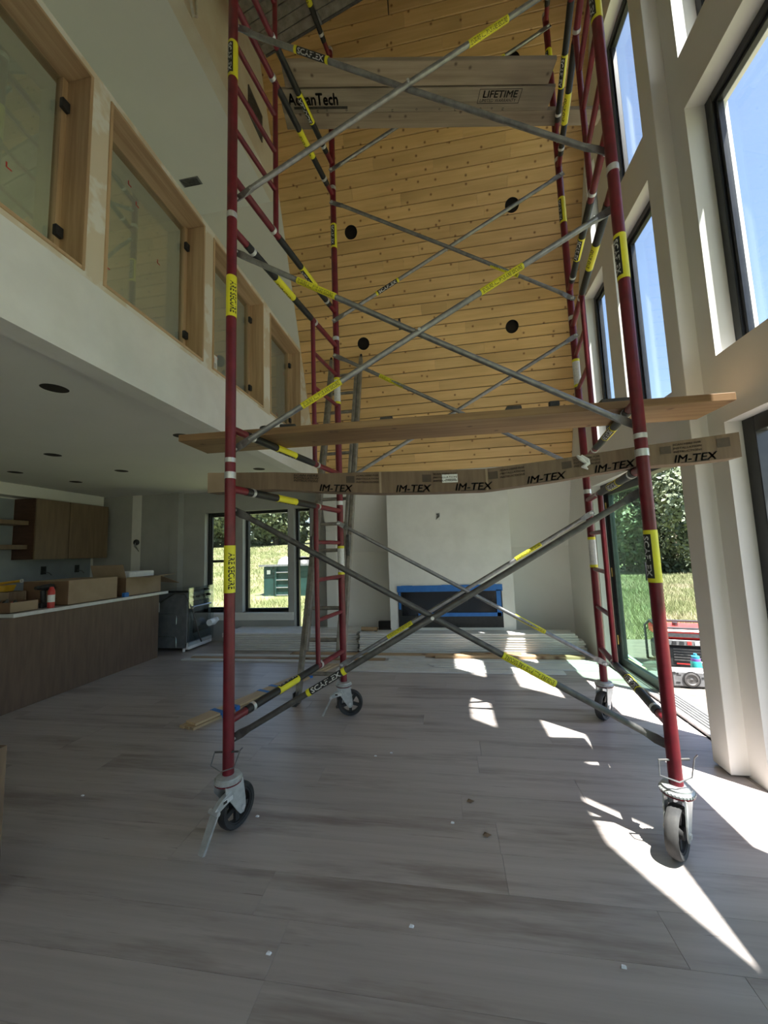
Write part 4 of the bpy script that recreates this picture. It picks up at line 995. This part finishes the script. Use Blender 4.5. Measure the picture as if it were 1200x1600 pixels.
# carton at the left edge near the camera
t = carton('cardboard_box', 'tall brown carton cut off by the left edge beside the camera', -2.5, -1.905, .85, 1.45, .60, [], z=.001, pmat=('cardboard', 'cardboard'))
MB().box(-2.5, -1.905, .85, 1.45, .601, .606).build('lid', 'cardboard', t)
# crumbs of plaster and leaves on the floor
DEB = [(.055, 2.287, 'leaf'), (.119, 2.042, 'leaf'), (-.044, 2.112, 'chip'), (-1.066, 2.046, 'chip'), (-.683, 1.392, 'chip'), (-2.2, 2.1, 'chip'), (-.55, 2.7, 'chip'), (-.45, 2.75, 'chip'), (.5, 1.5, 'chip'), (-.2, 1.55, 'chip')]
DL = ['dry leaf scrap nearest the lowest brace shadow', 'dry leaf scrap in the middle of the open floor', 'pale chip beside the dry leaves', 'white chip beside the near left caster', 'tan chip low in the foreground', 'white chip left of the near post', 'tiny white chip under the ladder side', 'tiny white chip next to another under the ladder side', 'pale chip in the right foreground', 'dark speck of debris in the foreground']
for (x, y, k), lb in zip(DEB, DL):
    mb = MB()
    if k == 'leaf': mb.add([(x-.02, y-.008, .006), (x, y-.014, .002), (x+.022, y-.004, .009), (x+.012, y+.012, .003), (x-.01, y+.012, .010), (x, y, .014)], [(0, 1, 5), (1, 2, 5), (2, 3, 5), (3, 4, 5), (4, 0, 5), (4, 3, 2, 1, 0)])
    else: mb.hexa([(x-.009, y-.005, .0005), (x+.008, y-.006, .0005), (x+.010, y+.004, .0005), (x-.006, y+.006, .0005)], [(x-.007, y-.003, .006), (x+.006, y-.004, .007), (x+.007, y+.003, .005), (x-.004, y+.004, .006)])
    tag(mb.build('leaf_scrap' if k == 'leaf' else 'floor_chip', 'cardboard' if k == 'leaf' else 'foam_white'), lb, 'debris', 'crumbs of debris on the floor')

# ================================================================ outdoors
def gz(x, y):
    k = min(1, max(0, (3.0-x)/8)); k = k*k*(3-2*k); return -.16+.078*max(0, y-9)*k
vs = []; fs = []; xs_ = np.linspace(-70, 60, 66); yy_ = np.linspace(-40, 90, 66)
for y in yy_:
    for x in xs_: vs.append((x, y, gz(x, y)-.02))
nx = len(xs_)
for j in range(len(yy_)-1):
    for i in range(nx-1): fs.append((j*nx+i, j*nx+i+1, (j+1)*nx+i+1, (j+1)*nx+i))
g = MB().add(vs, fs).build('ground', 'grass_field', None, True); struct(g, 'rough meadow around the house')
struct(MB().box(1.95, 4.9, -4.5, 6.6, -.30, -.10).build('patio', 'patio_concrete'), 'pale concrete patio outside the window wall')
# grass tufts (uncountable)
def blades(name, pts, h0, h1, mat, label):
    r = np.random.default_rng(5); n = len(pts); V = np.zeros((n*3, 3)); a = r.uniform(0, 2*np.pi, n); h = r.uniform(h0, h1, n); w = .012+.004*h*20*.2
    P = np.array(pts); dx = np.cos(a)*.5; dy = np.sin(a)*.5; wd = np.linalg.norm(P[:, :2], axis=1)*.0009+.003
    V[0::3] = P+np.stack([dx*wd, dy*wd, 0*h], 1); V[1::3] = P-np.stack([dx*wd, dy*wd, 0*h], 1); V[2::3] = P+np.stack([r.normal(0, .45, n)*h, r.normal(0, .45, n)*h, h], 1)
    me = bpy.data.meshes.new(name); me.from_pydata(V.tolist(), [], np.arange(n*3).reshape(-1, 3).tolist()); me.materials.append(MATS[mat])
    o = bpy.data.objects.new(name, me); COL.objects.link(o); o['kind'] = 'stuff'; o['label'] = label; o['category'] = 'grass'; return o
r = np.random.default_rng(11); pts = []
while len(pts) < 90000:
    x = r.uniform(2.5, 13); y = r.uniform(6.7, 18.5)
    if .30 < x/y < .72 and (x > 4.9 or y > 6.7): pts.append((x, y, gz(x, y)-.02))
blades('meadow_grass', pts, .06, .24, 'grass_blades', 'tall seeding meadow grass beyond the patio')
pts = []
while len(pts) < 50000:
    y = 6.6+34*r.random()**1.3; x = r.uniform(-.78, -.28)*y
    if -6.6 < x < -2.9 and 11.3 < y < 14.8: continue
    pts.append((x, y, gz(x, y)-.02))
blades('meadow_grass', pts, .06, .22, 'grass_blades', 'mown meadow grass rising behind the back windows')
def tree(name, x, y, H, R_, mat, label, seed, n=5200, leaf=.34):
    r = np.random.default_rng(seed); z0 = gz(x, y); t = thing(name, label, 'tree', (x, y, z0), 0, 'trees around the meadow')
    tr = MB().tube([(x, y, z0-.3), (x+.1, y, z0+H*.3), (x-.1, y+.1, z0+H*.7)], [R_*.09, R_*.07, R_*.03], 10); tr.build('trunk', 'bark', t, True)
    C = []
    for k in range(34):
        a = r.uniform(0, 6.283); zz = r.uniform(.03, .92); rr = R_*(.35+.65*math.sin(math.pi*min(.97, zz*.8+.12)))*r.uniform(.35, .85); C.append((x+rr*math.cos(a), y+rr*math.sin(a), z0+H*zz, R_*r.uniform(.28, .46)))
    C = np.array(C); idx = r.integers(0, len(C), n); d = r.normal(size=(n, 3)); d /= np.linalg.norm(d, axis=1)[:, None]
    P = C[idx, :3]+d*C[idx, 3:4]*r.uniform(.75, 1.05, (n, 1))*np.array([1, 1, .85]); P[:, 2] = np.maximum(P[:, 2], z0+.1)
    u = r.normal(size=(n, 3)); u /= np.linalg.norm(u, axis=1)[:, None]; v = np.cross(u, d+.4*r.normal(size=(n, 3))); v /= np.linalg.norm(v, axis=1)[:, None]+1e-6
    s_ = leaf*r.uniform(.6, 1.3, (n, 1)); V = np.stack([P-u*s_, P+v*s_*.55, P+u*s_, P-v*s_*.55], 1).reshape(-1, 3)
    me = bpy.data.meshes.new('crown'); me.from_pydata(V.tolist(), [], np.arange(n*4).reshape(-1, 4).tolist()); me.materials.append(MATS[mat])
    o = bpy.data.objects.new('crown', me); COL.objects.link(o); adopt(o, t); o['kind'] = 'stuff'; return t
TR = [(11.4, 22.0, 7.0, 3.7, 'leaves_light', 'broad pale green tree nearest the patio door'), (6.6, 32, 9.5, 4.4, 'leaves_dark', 'dark tree behind the patio door leaf'), (18.2, 32.5, 10.5, 4.8, 'leaves_dark', 'dark tree rightmost beyond the meadow'),
      (2.0, 22.5, 6.5, 2.8, 'leaves_light', 'pale tree glimpsed past the door hinge side')]
for k, a in enumerate(TR): tree('meadow_tree', *a, seed=20+k, n=30000, leaf=.12)
TL = [(-29.5, 44, 10, 4.2), (-35, 56, 14, 4.7), (-20.5, 44, 10, 4.3), (-22.3, 56, 15, 4.7), (-9.8, 56, 14, 4.7), (-11.5, 44, 10, 4.2)]
for k, (x, y, H, R_) in enumerate(TL):
    tree('meadow_tree', x, y, H, R_, ('leaves_light', 'leaves_dark')[k % 2], ['far tree in the sash window at the back', 'far dark tree at the edge of the back sash window', 'far bushy tree left in the picture window', 'far dark tree right in the picture window', 'far tree behind the narrow glass door', 'rightmost far tree behind the ladder'][k], 40+k, 18000, .30)
# dumpster
t = thing('dumpster', 'dark green steel dumpster with a rung ladder on the meadow', 'dumpster', (-4.6, 12, -.1))
x0, x1, y0, y1, z0, z1 = -5.98, -3.2, 11.9, 14.3, -.22, 1.0
MB().box(x0, x1, y0, y1, z0, z1).build('body', 'dumpster_green', t, False, .02)
MB().box(x0-.12, x1+.05, y0-.1, y0, z1-.0, z1+.06).build('top_rail', 'galvanised', t)
MB().box(x0-.1, x1, y0-.08, y0, z0-.04, z0+.04).build('skid', 'galvanised_dark', t)
for x in (x0+.42, x0+.95): MB().box(x, x+.06, y0-.06, y0, z0, z1).build('rib', 'dumpster_green', t)
for k in range(4): MB().tube([(x0+.48, y0-.08, z0+.30+k*.24), (x0+.95, y0-.08, z0+.30+k*.24)], .018, 8).build('rung', 'galvanised', t, True)
MB().box(x0+.12, x0+.24, y0-.006, y0, z1-.25, z1-.12).build('sticker', 'paper', t)
for k in range(4):
    o = MB().lathe([(.28, 0), (.22, .18), (.1, .26), (0, .28)], (x0+.55+k*.62, y0+.5, z1+.022), seg=10).build('rubble_bag', ('paper', 'galvanised_dark', 'paper', 'plastic_red')[k], None, True)
    tag(o, ['white debris bag at the left on the dumpster load', 'grey debris bag on the dumpster load', 'white debris bag behind the grey one on the dumpster load', 'reddish debris bag at the end of the dumpster load'][k], 'bag', 'debris bags on the dumpster')
# generator
t = thing('generator', 'red and black portable generator with a tube frame on the patio', 'generator', (2.66, 5.14, -.1), math.radians(-14))
Wg, Dg, Hg = .62, .50, .50
def P_(mb, n, m, sm=True, bev=0, par=None): return lput(mb, n, m, par or t, sm, bev)
for y in (-Dg/2, Dg/2): P_(MB().tube([(-Wg/2, y, .03), (-Wg/2, y, Hg-.06), (-Wg/2+.06, y, Hg), (Wg/2-.06, y, Hg), (Wg/2, y, Hg-.06), (Wg/2, y, .03), (-Wg/2, y, .03)], .014, 8), 'frame_tube', 'plastic_black')
for x in (-Wg/2+.05, Wg/2-.05): P_(MB().tube([(x, -Dg/2, Hg), (x, Dg/2, Hg)], .014, 8), 'frame_tube', 'plastic_black')
P_(MB().box(-Wg/2+.03, Wg/2-.03, -Dg/2+.02, Dg/2-.02, Hg-.13, Hg-.015), 'fuel_tank', 'plastic_red', False, .025)
P_(MB().box(-Wg/2+.06, Wg/2-.12, -Dg/2+.012, -Dg/2+.02, Hg-.10, Hg-.06), 'tank_label', 'radio_grey', False)
P_(MB().box(-Wg/2+.02, Wg/2-.02, -Dg/2+.005, -Dg/2+.05, Hg-.19, Hg-.13), 'control_panel', 'radio_grey', False, .004)
for k in range(6): P_(MB().box(-.22+k*.07, -.18+k*.07, -Dg/2, -Dg/2+.005, Hg-.18, Hg-.145), 'socket', ('plastic_black', 'plastic_black', 'plastic_black', 'plastic_red', 'label_white', 'label_yellow')[k], False)
eb = P_(MB().box(-.20, Wg/2-.06, -Dg/2+.03, Dg/2-.05, .05, Hg-.2), 'engine_cover', 'plastic_black', False, .03)
for k in range(5): P_(MB().box(-.14, .18, -Dg/2+.022, -Dg/2+.03, .14+k*.03, .152+k*.03), 'vent_slat', 'galvanised_dark', False, 0, eb)
P_(MB().box(-.12, .16, -Dg/2+.024, -Dg/2+.03, .10, .112), 'red_badge', 'plastic_red', False, 0, eb)
P_(MB().box(-Wg/2+.03, -.21, -Dg/2+.05, Dg/2-.05, .06, Hg-.2), 'alternator', 'plastic_black', False, .03)
P_(MB().lathe([(.03, 0), (.03, .04), (0, .045)], (-.05, 0, Hg-.015), seg=14), 'fuel_cap', 'plastic_black')
for x in (-.24, .24): P_(MB().box(x-.04, x+.04, -.2, .2, .0, .03), 'foot', 'rubber', False, .005)
# water bottle, speaker, scraps
t = thing('water_bottle', 'teal and purple drinking bottle with a cyan lid on the patio', 'bottle', (2.535, 4.68, -.1))
for nm, mt, pr in (('base', 'plastic_purple', [(.046, 0), (.05, .01), (.05, .07)]), ('body', 'plastic_teal', [(.05, .07), (.05, .19), (.044, .21)]), ('collar', 'plastic_purple', [(.042, .21), (.042, .235)]), ('lid', 'plastic_cyan', [(.036, .235), (.036, .26), (.015, .268), (.015, .285), (0, .287)])):
    P_(MB().lathe(pr, seg=22), nm, mt, True, 0, t)
P_(MB().tube([(.05, 0, .19), (.085, 0, .2), (.085, 0, .1), (.05, 0, .09)], .008, 8), 'carry_loop', 'plastic_purple', True, 0, t)
t = thing('jobsite_radio', 'white and black patterned jobsite radio with a round speaker on the patio', 'radio', (2.36, 4.50, -.1), math.radians(-6))
P_(MB().box(-.17, .17, -.05, .10, .012, .17), 'body', 'radio_grey', False, .015, t)
P_(MB().lathe([(.065, -.051), (.065, -.060), (.05, -.062), (.045, -.054), (.02, -.052), (0, -.06)], (0, 0, .09), 'y', 26), 'speaker', 'galvanised_dark', True, 0, t)
P_(MB().lathe([(.078, -.050), (.078, -.056), (.068, -.056), (.068, -.050)], (0, 0, .09), 'y', 26, loop=True), 'speaker_ring', 'plastic_black', True, 0, t)
for k in range(22):
    a = rnd.uniform(-.16, .13); b = rnd.uniform(.02, .14)
    if (a+.015)**2+(b-.08)**2 < .0085: continue
    P_(MB().box(a, a+rnd.uniform(.012, .04), -.0525, -.0505, b, b+rnd.uniform(.008, .025)), 'dark_patch', 'plastic_black', False, 0, t)
for x in (-.13, .13): P_(MB().box(x-.03, x+.03, -.04, .09, 0, .014), 'foot', 'plastic_black', False, 0, t)
o = MB().box(2.02, 2.30, 4.66, 4.84, -.1, -.045).build('foam_box', 'radio_grey', None, False, .005); tag(o, 'pale carton between the radio and the generator', 'carton')
o = MB().prism([(1.98, 5.05, -.098), (2.40, 4.86, -.098), (2.42, 4.88, -.098), (2.0, 5.07, -.098)], (.0, .0, .012)).build('strap', 'straps_green', None); tag(o, 'green strap lying between the pale carton and the generator', 'strap')
for k, (a, b) in enumerate((((2.0, 5.62, .10), (2.20, 5.12, -.075)), ((2.0, 5.42, .02), (2.17, 4.98, -.075)))):
    a, b = Vector(a), Vector(b); o = MB().tube([a, b], .022, 6).build('lumber_piece', ('deck_green', 'pine_strip')[k], None); tag(o, ('green stick slanting behind the patio door glass', 'pale stick slanting behind the patio door glass')[k], 'lumber', 'sticks outside the door')
